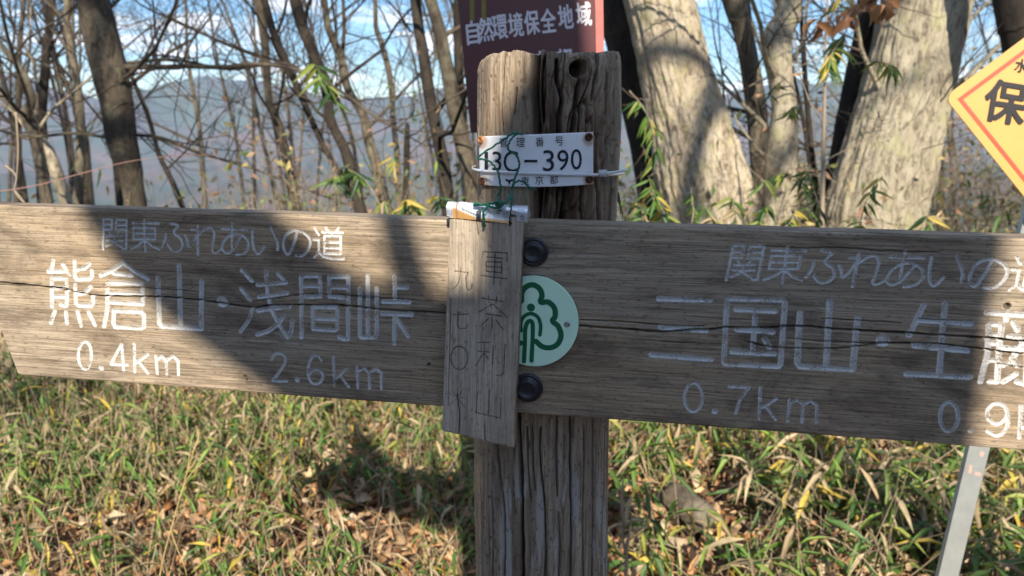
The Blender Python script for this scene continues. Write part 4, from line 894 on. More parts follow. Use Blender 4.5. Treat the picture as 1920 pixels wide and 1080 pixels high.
TREES = [
 ('big_tree', 'massive pale rough-barked trunk leaning beside the right edge of the post', [(1236, 0, 122), (1258, 100, 124), (1282, 200, 132), (1305, 300, 150), (1330, 400, 172), (1345, 450, 184)], 4.5, bark_pale, dict(sides=170, res=44, amp=.085, nb=3, seed=3, flare=1.5)),
 ('big_tree', 'massive lichen-speckled trunk slanting up to the left side of the yellow diamond sign', [(1738, 0, 148), (1716, 100, 148), (1692, 200, 156), (1663, 300, 165), (1636, 400, 168), (1625, 450, 172)], 4.3, bark_lichen, dict(sides=170, res=44, amp=.065, nb=3, seed=5, flare=1.4)),
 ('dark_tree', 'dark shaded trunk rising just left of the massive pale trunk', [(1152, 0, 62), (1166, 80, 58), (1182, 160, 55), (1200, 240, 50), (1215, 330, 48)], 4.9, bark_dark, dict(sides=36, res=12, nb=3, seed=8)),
 ('tree', 'grey trunk curving down between the two massive right-hand trunks', [(1372, -10, 40), (1385, 30, 36), (1400, 90, 34), (1412, 160, 36), (1420, 220, 38), (1424, 300, 34), (1428, 360, 32)], 5.0, bark_grey, dict(sides=30, res=12, nb=5, seed=9)),
 ('tree', 'knobbly pale tan trunk standing just right of the curved grey trunk', [(1482, -10, 44), (1476, 30, 46), (1458, 70, 52), (1462, 140, 44), (1470, 210, 46), (1464, 300, 56), (1462, 430, 62)], 4.4, bark_lichen, dict(sides=44, res=14, amp=.09, nb=6, seed=10, limbs=(("1500,330 1440,300 1369,204 1397,167 1447,144 1517,117 1580,90", 5, 2),))),
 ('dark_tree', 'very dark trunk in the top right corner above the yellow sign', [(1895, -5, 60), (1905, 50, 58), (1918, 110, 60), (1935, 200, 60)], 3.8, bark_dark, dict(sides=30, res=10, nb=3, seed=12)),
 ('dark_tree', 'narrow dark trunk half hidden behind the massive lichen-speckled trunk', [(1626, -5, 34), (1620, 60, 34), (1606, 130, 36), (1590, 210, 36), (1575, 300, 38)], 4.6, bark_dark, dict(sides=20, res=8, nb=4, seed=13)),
 ('tree', 'thickest dark brown trunk on the left, leaning to the right above the board', [(174, -5, 56), (190, 70, 60), (207, 140, 60), (220, 200, 56), (228, 260, 52), (243, 320, 44), (256, 390, 38)], 4.6, bark_mid, dict(sides=40, res=14, amp=.05, nb=5, seed=14, mx=3, limbs=(("215,125 300,126 350,124 420,126 480,120 560,132 640,172 690,210 745,243", 11, 5), ("240,118 330,112 430,130 520,118 560,126", 7, 4), ("235,252 300,258 360,282 420,300 480,318 560,350 650,384", 8, 4), ("225,262 140,250 60,256 -20,240", 7, 5)))),
 ('tree', 'dark slender trunk at the far left with a bushy knot below', [(97, -5, 13), (94, 40, 13), (87, 90, 14), (83, 150, 16), (76, 220, 20), (80, 320, 22)], 6.2, bark_dark, dict(sides=12, seed=15, nb=6)),
 ('tree', 'pale slender trunk curving down just left of the thickest left trunk', [(127, -5, 12), (125, 40, 12), (134, 90, 13), (145, 160, 14), (152, 230, 14), (150, 300, 16), (146, 390, 18)], 6.0, bark_grey, dict(sides=12, seed=16, nb=5)),
 ('tree', 'crooked branchy stem leaning in from the left picture edge', [(-10, 70, 10), (22, 110, 12), (45, 140, 12), (60, 185, 13), (50, 215, 22), (66, 260, 22), (80, 330, 22), (90, 390, 22)], 5.2, bark_grey, dict(sides=14, seed=17, nb=7)),
 ('tree', 'sunlit pale stem slanting right at the lower left above the board', [(10, 190, 9), (45, 230, 13), (85, 275, 20), (108, 330, 22), (128, 390, 22)], 5.6, bark_pale, dict(sides=14, seed=18, nb=5, up=1.2)),
 ('tree', 'thin dark stem running beside the thickest left trunk on its right', [(236, 120, 6), (258, 170, 8), (280, 225, 8), (298, 290, 9), (325, 345, 10), (345, 395, 11)], 5.8, bark_dark, dict(sides=8, seed=19, nb=4, up=1.4)),
 ('tree', 'slim brown trunk left of centre with a bend near the top edge', [(482, -5, 15), (494, 60, 16), (500, 120, 14), (505, 190, 14), (524, 240, 16), (540, 310, 18), (556, 400, 20)], 5.6, bark_mid, dict(sides=12, seed=20, nb=6, limbs=(("500,165 560,200 600,230 640,250", 3, 1.5),))),
 ('tree', 'slim dark trunk slanting from the bent brown trunk down to the right', [(488, -30, 13), (512, 60, 15), (534, 110, 14), (560, 170, 13), (582, 220, 12), (605, 270, 11), (628, 310, 10)], 5.0, bark_dark, dict(sides=12, seed=21, nb=5)),
 ('tree', 'dark trunk slanting right through the bamboo leaves left of centre', [(552, -5, 22), (567, 50, 21), (590, 110, 18), (610, 165, 19), (622, 230, 18), (650, 290, 20), (675, 390, 22)], 4.6, bark_dark, dict(sides=16, seed=22, nb=6, limbs=(("610,165 660,190 700,215 745,243 800,275", 5, 3),))),
 ('tree', 'paler trunk in the middle left whose stem splits near the top edge', [(607, -5, 12), (615, 50, 14), (640, 110, 15), (652, 165, 15), (680, 215, 16), (690, 260, 18), (708, 320, 20), (722, 400, 24)], 5.4, bark_grey, dict(sides=14, seed=23, nb=6, limbs=(("640,120 645,60 643,-20", 8, 6),))),
 ('tree', 'thin light brown trunk rising in the open sky left of the dark pair', [(703, -5, 8), (705, 50, 9), (718, 90, 11), (732, 150, 11), (737, 220, 10), (745, 300, 11), (748, 400, 12)], 6.0, bark_grey, dict(sides=10, seed=24, nb=6, limbs=(("738,215 742,130 755,110 790,20", 3, 2),))),
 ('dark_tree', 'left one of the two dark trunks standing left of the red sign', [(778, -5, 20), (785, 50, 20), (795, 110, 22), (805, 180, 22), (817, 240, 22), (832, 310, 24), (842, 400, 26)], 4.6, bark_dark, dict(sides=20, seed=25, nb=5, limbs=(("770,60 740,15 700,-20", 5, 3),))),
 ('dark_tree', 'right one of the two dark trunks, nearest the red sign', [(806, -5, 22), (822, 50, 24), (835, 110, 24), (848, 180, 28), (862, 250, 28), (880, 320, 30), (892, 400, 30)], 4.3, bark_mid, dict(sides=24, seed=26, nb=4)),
 ('tree', 'slim trunk squeezed against the left edge of the red sign', [(857, -20, 14), (858, 60, 16), (860, 130, 17), (866, 210, 18), (872, 300, 18)], 5.2, bark_dark, dict(sides=14, seed=27, nb=3)),
 ('dead_tree', 'short broken dark snag in front of the pale sky left of the dark pair', [(764, 236, 8), (763, 270, 11), (762, 330, 12), (760, 400, 13)], 5.0, bark_dark, dict(sides=8, seed=28, nb=1, up=.02, blen=.4)),
 ('tree', 'thin upright stem seen against cloud right of the massive pale trunk', [(1352, 120, 3), (1358, 190, 5), (1362, 260, 5), (1368, 330, 6)], 5.6, bark_dark, dict(sides=8, seed=29, nb=5, up=1)),
 ('tree', 'slender bare stem between the tan trunk and the lichen-speckled trunk', [(1500, -5, 7), (1506, 90, 9), (1512, 180, 10), (1520, 260, 10), (1528, 340, 12), (1535, 430, 12)], 4.8, bark_dark, dict(sides=8, seed=30, nb=7)),
 ('tree', 'pale dry pole standing left of the foot of the lichen-speckled trunk', [(1547, 150, 5), (1545, 230, 7), (1543, 320, 8), (1541, 430, 9)], 3.4, twig_pale, dict(sides=8, seed=31, nb=4, up=.6, blen=.6, amp=0)),
]
for nm, lab, rws, Y, m, kw in TREES: tree(nm, lab, rws, Y, m, **kw)
GAPS = [(70, 'left of the dark slender far-left trunk'), (200, 'left of the thickest left trunk'), (520, 'between the thickest and bent left trunks'), (660, 'behind the slanting left-centre trunks'), (790, 'just left of the dark pair'), (1170, 'behind the dark pair and post'),
 (1370, 'behind the massive pale trunk'), (1450, 'behind the curved grey trunk'), (1600, 'between the tan and lichen-speckled trunks'), (1790, 'behind the lichen-speckled trunk'), (9999, 'behind the yellow diamond sign')]
ORD = ['first', 'second', 'third', 'fourth', 'fifth', 'sixth', 'seventh', 'eighth', 'ninth', 'tenth', 'eleventh', 'twelfth', 'thirteenth', 'fourteenth', 'fifteenth', 'sixteenth']
def rank(lst, what):
    gaps = {}
    for px, o in sorted(lst, key=lambda t: t[0]):
        w = next(t for lim, t in GAPS if px < lim); gaps.setdefault(w, []).append(o)
    for w, os_ in gaps.items():
        for k, o in enumerate(os_): o['label'] = f"{what} {w}" + (f", {ORD[k]} from left there" if len(os_) > 1 else '')
# thin trees further down the slope, behind those
fill = []
gr = 'thin bare trees in the hazy thicket further down the slope'
for i in range(46):
    if i < 32: x = rnd.uniform(-60, 900)
    else: x = rnd.uniform(1350, 1960)
    Y = rnd.uniform(7, 15); w = rnd.uniform(.035, .085)*FPX/Y; le = rnd.uniform(-20, 60)
    o_ = tree('slender_tree', 'thin bare tree in the thicket down the slope behind the nearer trunks', [(x-le*1.5, -10, w*.55), (x-le*.8+rnd.gauss(0, 6), 110, w*.7), (x+rnd.gauss(0, 6), 240, w*.85), (x+le*.6, 380, w)], Y, [bark_grey, bark_dark, bark_mid][i % 3], sides=7, amp=0, nb=12, seed=100+i, blen=2.0, up=2.5, group=gr, res=3, mx=3, kids=4); fill.append((x, o_))
rank(fill, 'thin bare tree')

# ------------------------------------------------------------------ leaf shapes and scattered ground cover
def blade(nseg=5, w=.5, fold=.12, droop=.25):
    """bamboo-like blade along +x, unit length; w = half width"""
    V = []; t = np.linspace(0, 1, nseg+1)
    for s in t:
        ww = w*math.sin(math.pi*min(1, s*1.02+.03)**.75)**.9 if 0 < s < 1 else w*.05; z = -droop*s*s
        V += [(s, -ww, z+fold*ww), (s, 0, z), (s, ww, z+fold*ww)]
    F = []
    for i in range(nseg):
        a = i*3; F += [(a, a+1, a+4, a+3), (a+1, a+2, a+5, a+4)]
    return np.array(V), np.array(F)
def oak():
    V = [(0, 0, 0)]; w = [.14, .26, .18, .32, .20, .06]; n = len(w)
    for i, q in enumerate(w):
        s = (i+1)/n; z = .24*math.sin(s*3.3); V += [(s, -q, z+.55*q), (s, 0, z), (s, q, z+.8*q)]
    V += [(1.03, 0, .02)]; F = [(0, 2, 1, 1), (0, 3, 2, 2)]
    for i in range(n-1):
        a = 1+i*3; F += [(a, a+1, a+4, a+3), (a+1, a+2, a+5, a+4)]
    return np.array(V, float), np.array(F[2:])
def scatter(tv, tf, loc, d, nrm, size, wid):
    """copies of a leaf template: d = pointing direction, nrm = approximate face normal"""
    d = d/np.linalg.norm(d, axis=1)[:, None]; y = np.cross(nrm, d); y /= np.linalg.norm(y, axis=1)[:, None]+1e-9; z = np.cross(d, y)
    V = loc[:, None]+tv[None, :, 0, None]*d[:, None]*size[:, None, None]+tv[None, :, 1, None]*y[:, None]*wid[:, None, None]+tv[None, :, 2, None]*z[:, None]*size[:, None, None]
    F = tf[None]+(np.arange(len(loc))*len(tv))[:, None, None]; return V.reshape(-1, 3), F.reshape(-1, tf.shape[1])
ng = np.random.default_rng(4)
def visible(x, y, m=140):
    z = ground_h(x, y); q = np.stack([x, y, z], -1)-EYE; dz = q@FF; px = 960+FPX*(q@FR)/np.maximum(dz, .1); py = 540-FPX*(q@FU)/np.maximum(dz, .1)
    return (dz > .5) & (px > -m*2) & (px < 1920+m*2) & (py < 1080+m*2.5)
def litter():
    n = 34000; th = ng.uniform(-.95, .95, n); r = np.sqrt(ng.uniform(1.4**2, 7.5**2, n)); x, y = r*np.sin(th), r*np.cos(th); k = visible(x, y); x, y = x[k], y[k]; n = len(x)
    z = ground_h(x, y)+ng.uniform(.0, .06, n); tv, tf = oak()
    th = ng.uniform(0, 2*math.pi, n); d = np.stack([np.cos(th), np.sin(th), ng.normal(0, .5, n)], -1); nm = np.stack([ng.normal(0, .8, n), ng.normal(0, .8, n), np.ones(n)], -1)
    sz = ng.uniform(.04, .095, n)*np.where(ng.uniform(0, 1, n) < .12, 1.5, 1); V, F = scatter(tv, tf, np.stack([x, y, z], -1), d, nm, sz, sz*ng.uniform(.35, .75, n))
    pal = np.array([(.52, .27, .12), (.36, .165, .065), (.52, .30, .14), (.20, .09, .045), (.58, .40, .22), (.62, .47, .30), (.36, .22, .12)]); c = pal[ng.integers(0, len(pal), n)]*ng.uniform(.7, 1.3, (n, 1))
    link('leaf_litter', mesh('leaf_litter', V, F, litter_attr, smooth=False, cols=np.repeat(c, len(tv), 0)), kind='stuff', label='carpet of dry orange-brown fallen oak leaves on the ground', cat='leaf litter')
litter()
def sasa():
    tv, tf = blade(3, .5, .15, .30); L, D, NM, SZ, WD, C = [], [], [], [], [], []; mb = MB()
    pal = np.array([(.12, .23, .045), (.065, .14, .03), (.21, .31, .055), (.34, .37, .08), (.58, .43, .08), (.50, .40, .24), (.40, .30, .17)]); pw = np.array([.20, .26, .13, .05, .05, .16, .15]); pw /= pw.sum()
    cnt = 0; tries = 0
    while cnt < 7900 and tries < 80000:
        tries += 1; y = 1.9+6.0*ng.uniform(0, 1)**1.35; x = ng.uniform(-.80, .88)*y
        if x > y*.95 or x < -y*.85: continue
        dens = float(fbm(x*1.6, y*1.6, s=81, o=3))*1.0+(.42 if y > 2.6 else .12)+(.10 if x > .3 else .05)-(.75*float(sst(-.02, .25, fbm(x*1.1+7, y*1.1, s=88, o=3))) if x > .2 else 0)-(.22 if x > .3 and y < 3.3 else 0)
        if -1.9 < x < -.1 and y < 2.55: dens -= .06
        if x < -1.2 and y < 3.4: dens -= .1
        if dens < ng.uniform(-.35, .35): continue
        if x > .2 and ng.uniform() < (.50 if y < 3.6 else .0): continue
        if .15 < x < .95 and 2.3 < y < 2.95 and ng.uniform() < .8: continue
        if abs(x-POST_BASE[0]) < .12 and y < 1.1: continue
        cnt += 1; g = G(x, y); H = ng.uniform(.10, .38) if y < 4 else ng.uniform(.2, .62)
        if y > 3.9 and ng.uniform() < (.36 if x > .3 else .14): H = ng.uniform(.7, 1.35)
        top = np.array([x+ng.normal(0, .12)*H*2, y+ng.normal(0, .1)*H*2, g+H]); base = np.array([x, y, g-.02])
        mid = (base+top)/2+ng.normal(0, .02, 3); tube(mb, [base, mid, top], [.0022, .0018, .0012], 3, caps=False)
        k = ng.integers(4, 9); th0 = ng.uniform(0, 6.28)
        for i in range(k):
            t = ng.uniform(.45, 1.0); p = base+(top-base)*t; a = th0+i*2.4+ng.normal(0, .4); el = ng.normal(-.4, .5)
            L.append(p); D.append((math.cos(a)*math.cos(el), math.sin(a)*math.cos(el), math.sin(el))); NM.append((ng.normal(0, .3), ng.normal(0, .3), 1)); s = ng.uniform(.05, .13)*(1.25 if x > .3 else .85); SZ.append(s); WD.append(s*ng.uniform(.11, .17)); C.append(pal[ng.choice(7, p=pw)]*ng.uniform(.75, 1.25))
    L, D, NM, SZ, WD, C = map(np.array, (L, D, NM, SZ, WD, C)); V, F = scatter(tv, tf, L, D, NM, SZ, WD)
    link('dwarf_bamboo', mesh('dwarf_bamboo', V, F, leaf_attr, cols=np.repeat(C, len(tv), 0)), kind='stuff', label='low dwarf bamboo leaves, green with yellow and straw tones, covering the ground', cat='ground cover')
    # dry culms, sticks and straw
    for i in range(2600):
        y = ng.uniform(1.9, 8); x = ng.uniform(-.85, .95)*y; g = G(x, y); l = ng.uniform(.15, .7); th = ng.uniform(0, 6.28); el = abs(ng.normal(.2, .6)); d = np.array([math.cos(th)*math.cos(el), math.sin(th)*math.cos(el), math.sin(el)])
        p0 = np.array([x, y, g+.01]); p1 = p0+d*l*.5+ng.normal(0, .02, 3); p2 = p0+d*l+ng.normal(0, .04, 3); w = ng.uniform(.0007, .0026)*(1.6 if ng.uniform() < .08 else 1); tube(mb, [p0, p1, p2], [w, w*.8, w*.5], 3, caps=False)
    V, F = mb.done(); c = np.tile(np.array([(.38, .30, .20)]), (len(V), 1))
    link('dry_stems', mesh('dry_stems', V, tofaces(F), flat('dry_stem', (.36, .28, .18), .85, .15, 0, .45, 3)), kind='stuff', label='tangle of dry straw-coloured stems among the dwarf bamboo', cat='ground cover')
sasa()

# ------------------------------------------------------------------ individual leafy sprigs
LV, LF = blade(6, .5, .15, .22); LMESH = [mesh('leaf', LV, LF, m) for m in LEAFM]
def sprig(label, stem, Y, n, size=.12, pal=(0, 0, 1, 2, 3), seed=1, down=.7, name='bamboo_sprig', cat='bamboo', group=None, stemr=.0022, tips=.5, oakish=False, Yspan=.15):
    rg = random.Random(seed); q = np.array(poly(stem)[0]); pp = catmull(np.array([P(a, b, Y+Yspan*math.sin(i*1.7+seed)) for i, (a, b) in enumerate(q)]), 5)
    root = empty(name, pp[0], label=label, cat=cat, group=group); mb = MB(); tube(mb, pp, np.linspace(stemr, stemr*.4, len(pp)), 5); V, F = mb.done(); wmesh('stem', V, tofaces(F), twig_pale if rg.random() < .5 else LEAFM[2], root)
    if not oakish and name == 'bamboo_sprig': n = int(n*1.45); size *= .78
    for i in range(n):
        t = rg.uniform(1-tips, 1)*(len(pp)-1); j = int(min(t, len(pp)-2)); p = pp[j]+(pp[j+1]-pp[j])*(t-j); a = rg.uniform(0, 2*math.pi)
        d = np.array([math.cos(a), math.sin(a)*.7, -down*rg.uniform(.2, 1.8)]); d /= np.linalg.norm(d); nr = np.array([rg.gauss(0, .6), -1+rg.gauss(0, .6), .7]); y = np.cross(nr, d); y /= np.linalg.norm(y); z = np.cross(d, y)
        s = size*rg.uniform(.65, 1.25); w = s*(rg.uniform(.13, .19) if not oakish else rg.uniform(.55, .8)); M = frame(p, d*s, y*w, z*s)
        link('leaf', LMESH[rg.choice(pal)] if not oakish else OMESH[rg.choice((0, 1))], root, M)
ov, of = oak(); OMESH = [mesh('leaf', ov, of, LEAFM[5], smooth=False), mesh('leaf', ov, of, leafflat('tan_oak_leaf', (.42, .22, .10), .75), smooth=False)]
sprig('bamboo sprig with long drooping green leaves crossing the dark slanting trunk', "700,330 660,250 620,170 590,120", 3.2, 13, .15, (0, 1, 2, 0), 2, 1.0)
sprig('small yellow leaf tuft glowing left of the dark pair of trunks', "760,400 745,340 735,290", 3.3, 8, .08, (3, 3, 2), 3, .8, tips=.25)
sprig('dark green bamboo sprig just above the board left of centre', "720,400 690,345 660,320 640,312", 3.0, 12, .13, (1, 0, 1, 2), 4, .8)
sprig('bamboo spray with arched leaves low beside the bent brown trunk', "640,400 632,360 625,330", 3.1, 7, .12, (0, 1, 2), 5, .7, tips=.3)
sprig('green and yellow bamboo tuft low in front of the dark pair of trunks', "850,410 835,385 820,365", 2.8, 12, .09, (1, 0, 3, 1), 6, .7)
sprig('hanging green and gold leaf spray on the left face of the massive pale trunk', "1180,170 1205,200 1225,245 1232,300", 2.7, 20, .095, (0, 1, 2, 3, 0), 7, 1.2, tips=.8)
sprig('dense leaf spray beside the torn splinter of the post, lower left of the pale trunk', "1250,440 1240,400 1225,360 1215,330", 2.6, 22, .10, (0, 2, 3, 1, 0), 8, .8, tips=.9)
sprig('green tuft at the middle foot of the massive pale trunk', "1345,440 1335,410 1320,385", 2.65, 14, .085, (0, 2, 4, 0), 9, .8, tips=.8)
sprig('green tuft at the right foot of the massive pale trunk', "1385,440 1378,400 1370,370", 2.65, 12, .09, (0, 1, 2, 4), 10, .9, tips=.8)
sprig('bright green tuft hanging in front of the knobbly tan trunk', "1540,190 1510,190 1490,200 1478,215", 2.9, 14, .09, (2, 0, 0, 2), 11, 1.2, tips=.4)
sprig('arching green bamboo spray right of the curved grey trunk', "1520,400 1500,340 1470,325 1430,340", 2.9, 16, .11, (0, 2, 1, 2), 12, .9, tips=.8)
sprig('dense bamboo spray hanging high left of the lichen-speckled trunk', "1600,30 1580,70 1560,100 1550,130", 2.6, 20, .12, (0, 0, 2, 1, 3), 13, 1.4, tips=.75)
sprig('small green and gold spray across the lichen-speckled trunk', "1600,120 1640,115 1665,120 1680,130", 2.5, 12, .085, (0, 2, 3), 14, 1.2, tips=.7)
sprig('yellowing leaf spray low across the foot of the lichen-speckled trunk', "1610,440 1620,390 1640,345 1655,330", 2.6, 11, .09, (3, 0, 2), 15, .8, tips=.9)
sprig('green bamboo tuft between the tan trunk and the lichen-speckled trunk, low down', "1530,440 1535,390 1520,340 1510,320", 2.8, 14, .10, (0, 1, 2), 16, .9, tips=.9)
sprig('yellow-green leaves at the top edge left of the lichen-speckled trunk', "1600,-20 1575,-5 1560,10", 2.7, 8, .09, (2, 3, 3), 17, .8, tips=.8)
sprig('cluster of dry brown oak leaves hanging highest beside the lichen-speckled trunk', "1680,-10 1640,5 1600,20 1585,40", 2.5, 14, .075, (5,), 18, 1.3, 'dead_leaf_cluster', 'dead leaves', oakish=True, tips=1)
sprig('pair of dry brown oak leaves hanging in open sky right of the tan trunk', "1560,20 1540,35 1525,45", 2.6, 6, .07, (5,), 19, 1.3, 'dead_leaf_cluster', 'dead leaves', oakish=True, tips=.6)
sprig('leafy spray in front of the foot of the dark shaded trunk', '1200,440 1205,400 1190,370', 2.9, 16, 0.1, (0, 1, 2, 0, 3, 4), 60, .8, tips=.9)
sprig('loose spray across the lower middle of the massive pale trunk', '1290,440 1300,400 1295,350', 2.8, 12, 0.085, (0, 1, 2, 0, 3, 4), 61, .8, tips=.9)
sprig('low leafy tuft just above the board between the pale and tan trunks', '1430,440 1425,410 1440,385', 2.7, 16, 0.1, (0, 1, 2, 0, 3, 4), 62, .8, tips=.9)
sprig("low green tuft in front of the tan trunk's foot", '1480,445 1478,420 1490,395', 2.6, 14, 0.09, (0, 1, 2, 0, 3, 4), 63, .8, tips=.9)
sprig('bamboo tuft just above the board left of the plaque', '790,410 775,385 760,375', 2.6, 14, 0.09, (0, 1, 2, 0, 3, 4), 64, .8, tips=.9)
sprig('dark bamboo tuft low beside the broken snag', '745,405 730,385 712,372', 2.8, 12, 0.1, (0, 1, 2, 0, 3, 4), 65, .8, tips=.9)
sprig('leafy tuft at the right foot of the lichen-speckled trunk', '1720,450 1730,420 1745,400', 2.6, 12, 0.09, (0, 1, 2, 0, 3, 4), 66, .8, tips=.9)
sprig('bamboo spray high in the gap left of the tan trunk', '1470,150 1450,165 1440,190', 3.3, 8, 0.08, (0, 1, 2, 0, 3, 4), 67, .8, tips=.9)
# leafy plants in the foreground
FG = [('clump of fresh green blades hanging over the litter behind the fallen log', 1330, 860, 3.3, 16), ('broad clump in the middle of the right-hand undergrowth, nearest the board', 1500, 850, 3.1, 18), ('upright clump between the dry stem and the fallen log', 1215, 1000, 2.5, 10), ('dense clump left of the galvanised post, halfway down', 1650, 960, 2.6, 16), ('leafy clump right of the galvanised post', 1880, 930, 2.8, 12), ('green clump under the right arm close to the post', 1180, 840, 3.4, 14),
 ("tall bamboo clump just left of the post below the board", 862, 950, 2.9, 16), ("bamboo clump in the shade under the board's left arm", 770, 930, 3.0, 14), ("bright green clump standing in the leaf litter left of the post", 655, 1040, 2.45, 12),
 ("yellow-tipped clump low down between the grass stalk and the post", 560, 1060, 2.4, 9), ("dark bamboo clump directly under the board's lower edge right of the post", 1235, 900, 3.0, 16), ("bamboo clump with long blades beside the leaning galvanised post", 1760, 900, 2.7, 16),
 ("sunny bamboo clump right of the fallen log", 1470, 920, 2.7, 16), ("green clump at the bottom edge right of the post", 1395, 1070, 2.3, 10), ("clump at the foot of the leaning galvanised post", 1690, 1060, 2.35, 12), ("clump in the lower right corner", 1890, 1060, 2.4, 10),
 ("pale bamboo clump in the middle of the right-hand undergrowth", 1580, 960, 2.6, 16), ("small clump at the bottom left corner", 60, 1040, 2.5, 9), ("clump under the left end of the board", 180, 900, 3.0, 12)]
for i, (lab, x, y, Y, n) in enumerate(FG):
    sprig(lab, f"{x},{y+60} {x+rnd.uniform(-12,12):.0f},{y+10} {x+rnd.uniform(-25,25):.0f},{y-55}", Y, n, .14, (0, 1, 0, 2, 3) if i % 2 else (0, 1, 1, 0, 2, 4), 40+i, .35, 'bamboo_clump', 'bamboo', tips=.85)

# dry grass stalk, cane, log, sticks
def stalk(name, label, cat, paths, Y, mat, rad):
    mb = MB(); rp = None
    for s in paths:
        q = np.array(poly(s)[0]); pp = catmull(np.array([P(a, b, Y) for a, b in q]), 6); rp = pp if rp is None else rp; tube(mb, pp, np.linspace(rad, rad*.35, len(pp)), 5)
    V, F = mb.done(); return wmesh(name, V, tofaces(F), mat, label=label, cat=cat)
straw = leafflat('golden_straw', (.60, .44, .20), .6, .2)
stalk('grass_stalk', 'golden dry grass stalk rising alone at the lower left in front of the leaf litter', 'grass stalk', ["292,1120 308,1040 330,960 347,900 362,850 376,810 392,788", "335,940 350,900 372,875 396,860", "345,905 352,880 356,845", "360,850 372,825 374,805 386,795", "325,980 322,1000 345,1060 350,1080", "352,880 362,872 370,850"], 1.5, straw, .0019)
stalk('bramble_cane', 'thin reddish bramble cane arching over the left end of the board', 'cane', ["-20,360 20,356 80,345 150,326 210,310 260,300 330,292 400,290"], 2.4, flat('red_cane', (.30, .17, .14), .6), .0020)
stalk('dry_stick', 'pale stub of twig sticking up behind the left top edge of the board', 'stick', ["10,310 30,330 28,360 48,384", "28,358 40,372 52,388", "30,210 34,280 30,350"], 1.9, twig_pale, .0032)
stalk('dead_plant', 'dry split stem standing just right of the post at the bottom', 'dead plant', ["1172,1100 1175,1050 1168,1010 1172,960", "1172,1040 1180,1000 1184,965", "1170,990 1166,940 1168,900"], 1.9, twig_pale, .0062)
stalk('pale_stake', 'thin pale upright stake in the grass below the right arm of the board', 'stake', ["1297,800 1298,830 1298,860"], 3.4, flat('pale_stake', (.62, .60, .52), .6), .0085)
def log():
    a, b = P(1258, 925, 2.72), P(1335, 992, 2.55); a2, b2 = P(1130, 945, 2.80), P(1225, 968, 2.74); root = empty('fallen_log', (a+b)/2, label='short mossy brown log lying in the shade right of the post', cat='log')
    mb = MB(); pp = catmull(np.array([a, (a+b)/2+[0, 0, .01], b]), 8); tube(mb, pp, np.linspace(.052, .06, len(pp)), 24, disp=bark_disp(.06, 9, 5)); V, F = mb.done(); wmesh('stem', V, tofaces(F), bark_grey, root)
    mb = MB(); pp = catmull(np.array([a2, (a2+b2)/2+[0, 0, .015], b2, a+[0, .02, -.02]]), 8); tube(mb, pp, np.linspace(.03, .045, len(pp)), 16, disp=bark_disp(.06, 9, 7)); V, F = mb.done(); wmesh('limb', V, tofaces(F), bark_grey, root)
log()
for i, (s, Y, lab) in enumerate((("215,700 240,730 270,775 300,830", 3.6, 'pale bare stick slanting in the undergrowth under the left arm of the board'), ("60,1100 75,1060 95,1020", 2.3, 'short pale stick in the bottom left corner'), ("1400,1085 1440,1040 1465,985", 2.4, 'grey forked stick leaning in the leaf litter right of the post'), ("660,960 700,975 790,930 850,945", 2.7, 'dark twig lying across the shaded ground left of the post'), ("1830,1010 1870,985 1925,950", 2.3, 'thin brown stick crossing the lower right corner'), ("250,1010 330,1005 440,950", 2.6, 'thin brown stick lying in the leaf litter at lower left'))):
    stalk('fallen_stick', lab, 'stick', [s], Y, twig_pale if i != 3 else bark_dark, .0055)

# ------------------------------------------------------------------ shrubs and brush
def shrub(x, Y, h, seed, label, group, leafy_=0, mat=None, z=None):
    rg = random.Random(seed); g = G(x, Y); root = empty('shrub', (x, Y, g), label=label, cat='shrub', group=group); out = [[], [], [], []]
    for i in range(rg.randint(6, 9)):
        a = rg.uniform(0, 6.28); d = np.array([math.cos(a)*.45, math.sin(a)*.45, 1]); d /= np.linalg.norm(d); grow(out, (x+rg.gauss(0, .15), Y+rg.gauss(0, .15), g-.05), d, h*rg.uniform(.6, 1.1), .007, 1, 3, rg, up=.05, kids=4)
    mb = MB()
    for l in (1,):
        for p, r_ in out[l]: tube(mb, p, r_, 4, caps=False)
    V, F = mb.done(); wmesh('stems', V, F, mat or twig_pale, root, kind='stuff')
    mb = MB(); tips = []
    for l in (2, 3):
        for p, r_ in out[l]: tube(mb, np.array(p)[::2], np.maximum(np.array(r_)[::2], .0012), 3, caps=False); tips += [p[-1], p[-3], p[-4]]
    V, F = mb.done(); wmesh('twigs', V, F, mat or twig_pale, root, kind='stuff')
    if leafy_:
        tips = [t for t in tips if rg.random() < leafy_]; n = len(tips)
        if n:
            tv, tf = blade(2, .5, .2, .1); L = np.array(tips); D = ng.normal(0, 1, (n, 3)); NM = ng.normal(0, 1, (n, 3)); sz = ng.uniform(.03, .07, n); V, F = scatter(tv, tf, L, D, NM, sz, sz*.5)
            pal = np.array([(.34, .20, .12), (.28, .15, .09), (.42, .30, .18), (.20, .22, .08), (.45, .36, .12), (.12, .20, .05)]); C = pal[ng.integers(0, 6, n)]; wmesh('leaves', V, F, leaf_attr, root, kind='stuff', cols=np.repeat(C, len(tv), 0))
    return root
fill = []
gs = 'tangled brown shrubs filling the slope between the trunks on the right'
for i in range(26):
    px = rnd.uniform(1180, 2050) if i < 8 else rnd.uniform(1440, 2120); Y = rnd.uniform(4.2, 9.5); x = (px-960)/1400*Y
    o_ = shrub(x, Y, rnd.uniform(1.0, 1.7), 300+i, 'tangled brown leaf-bearing shrub on the slope behind the right arm of the board', gs, .5); fill.append((px, o_))
rank(fill, 'brown leafy shrub')
fill = []
gs = 'thin bare bushes on the falling slope behind the left arm of the board'
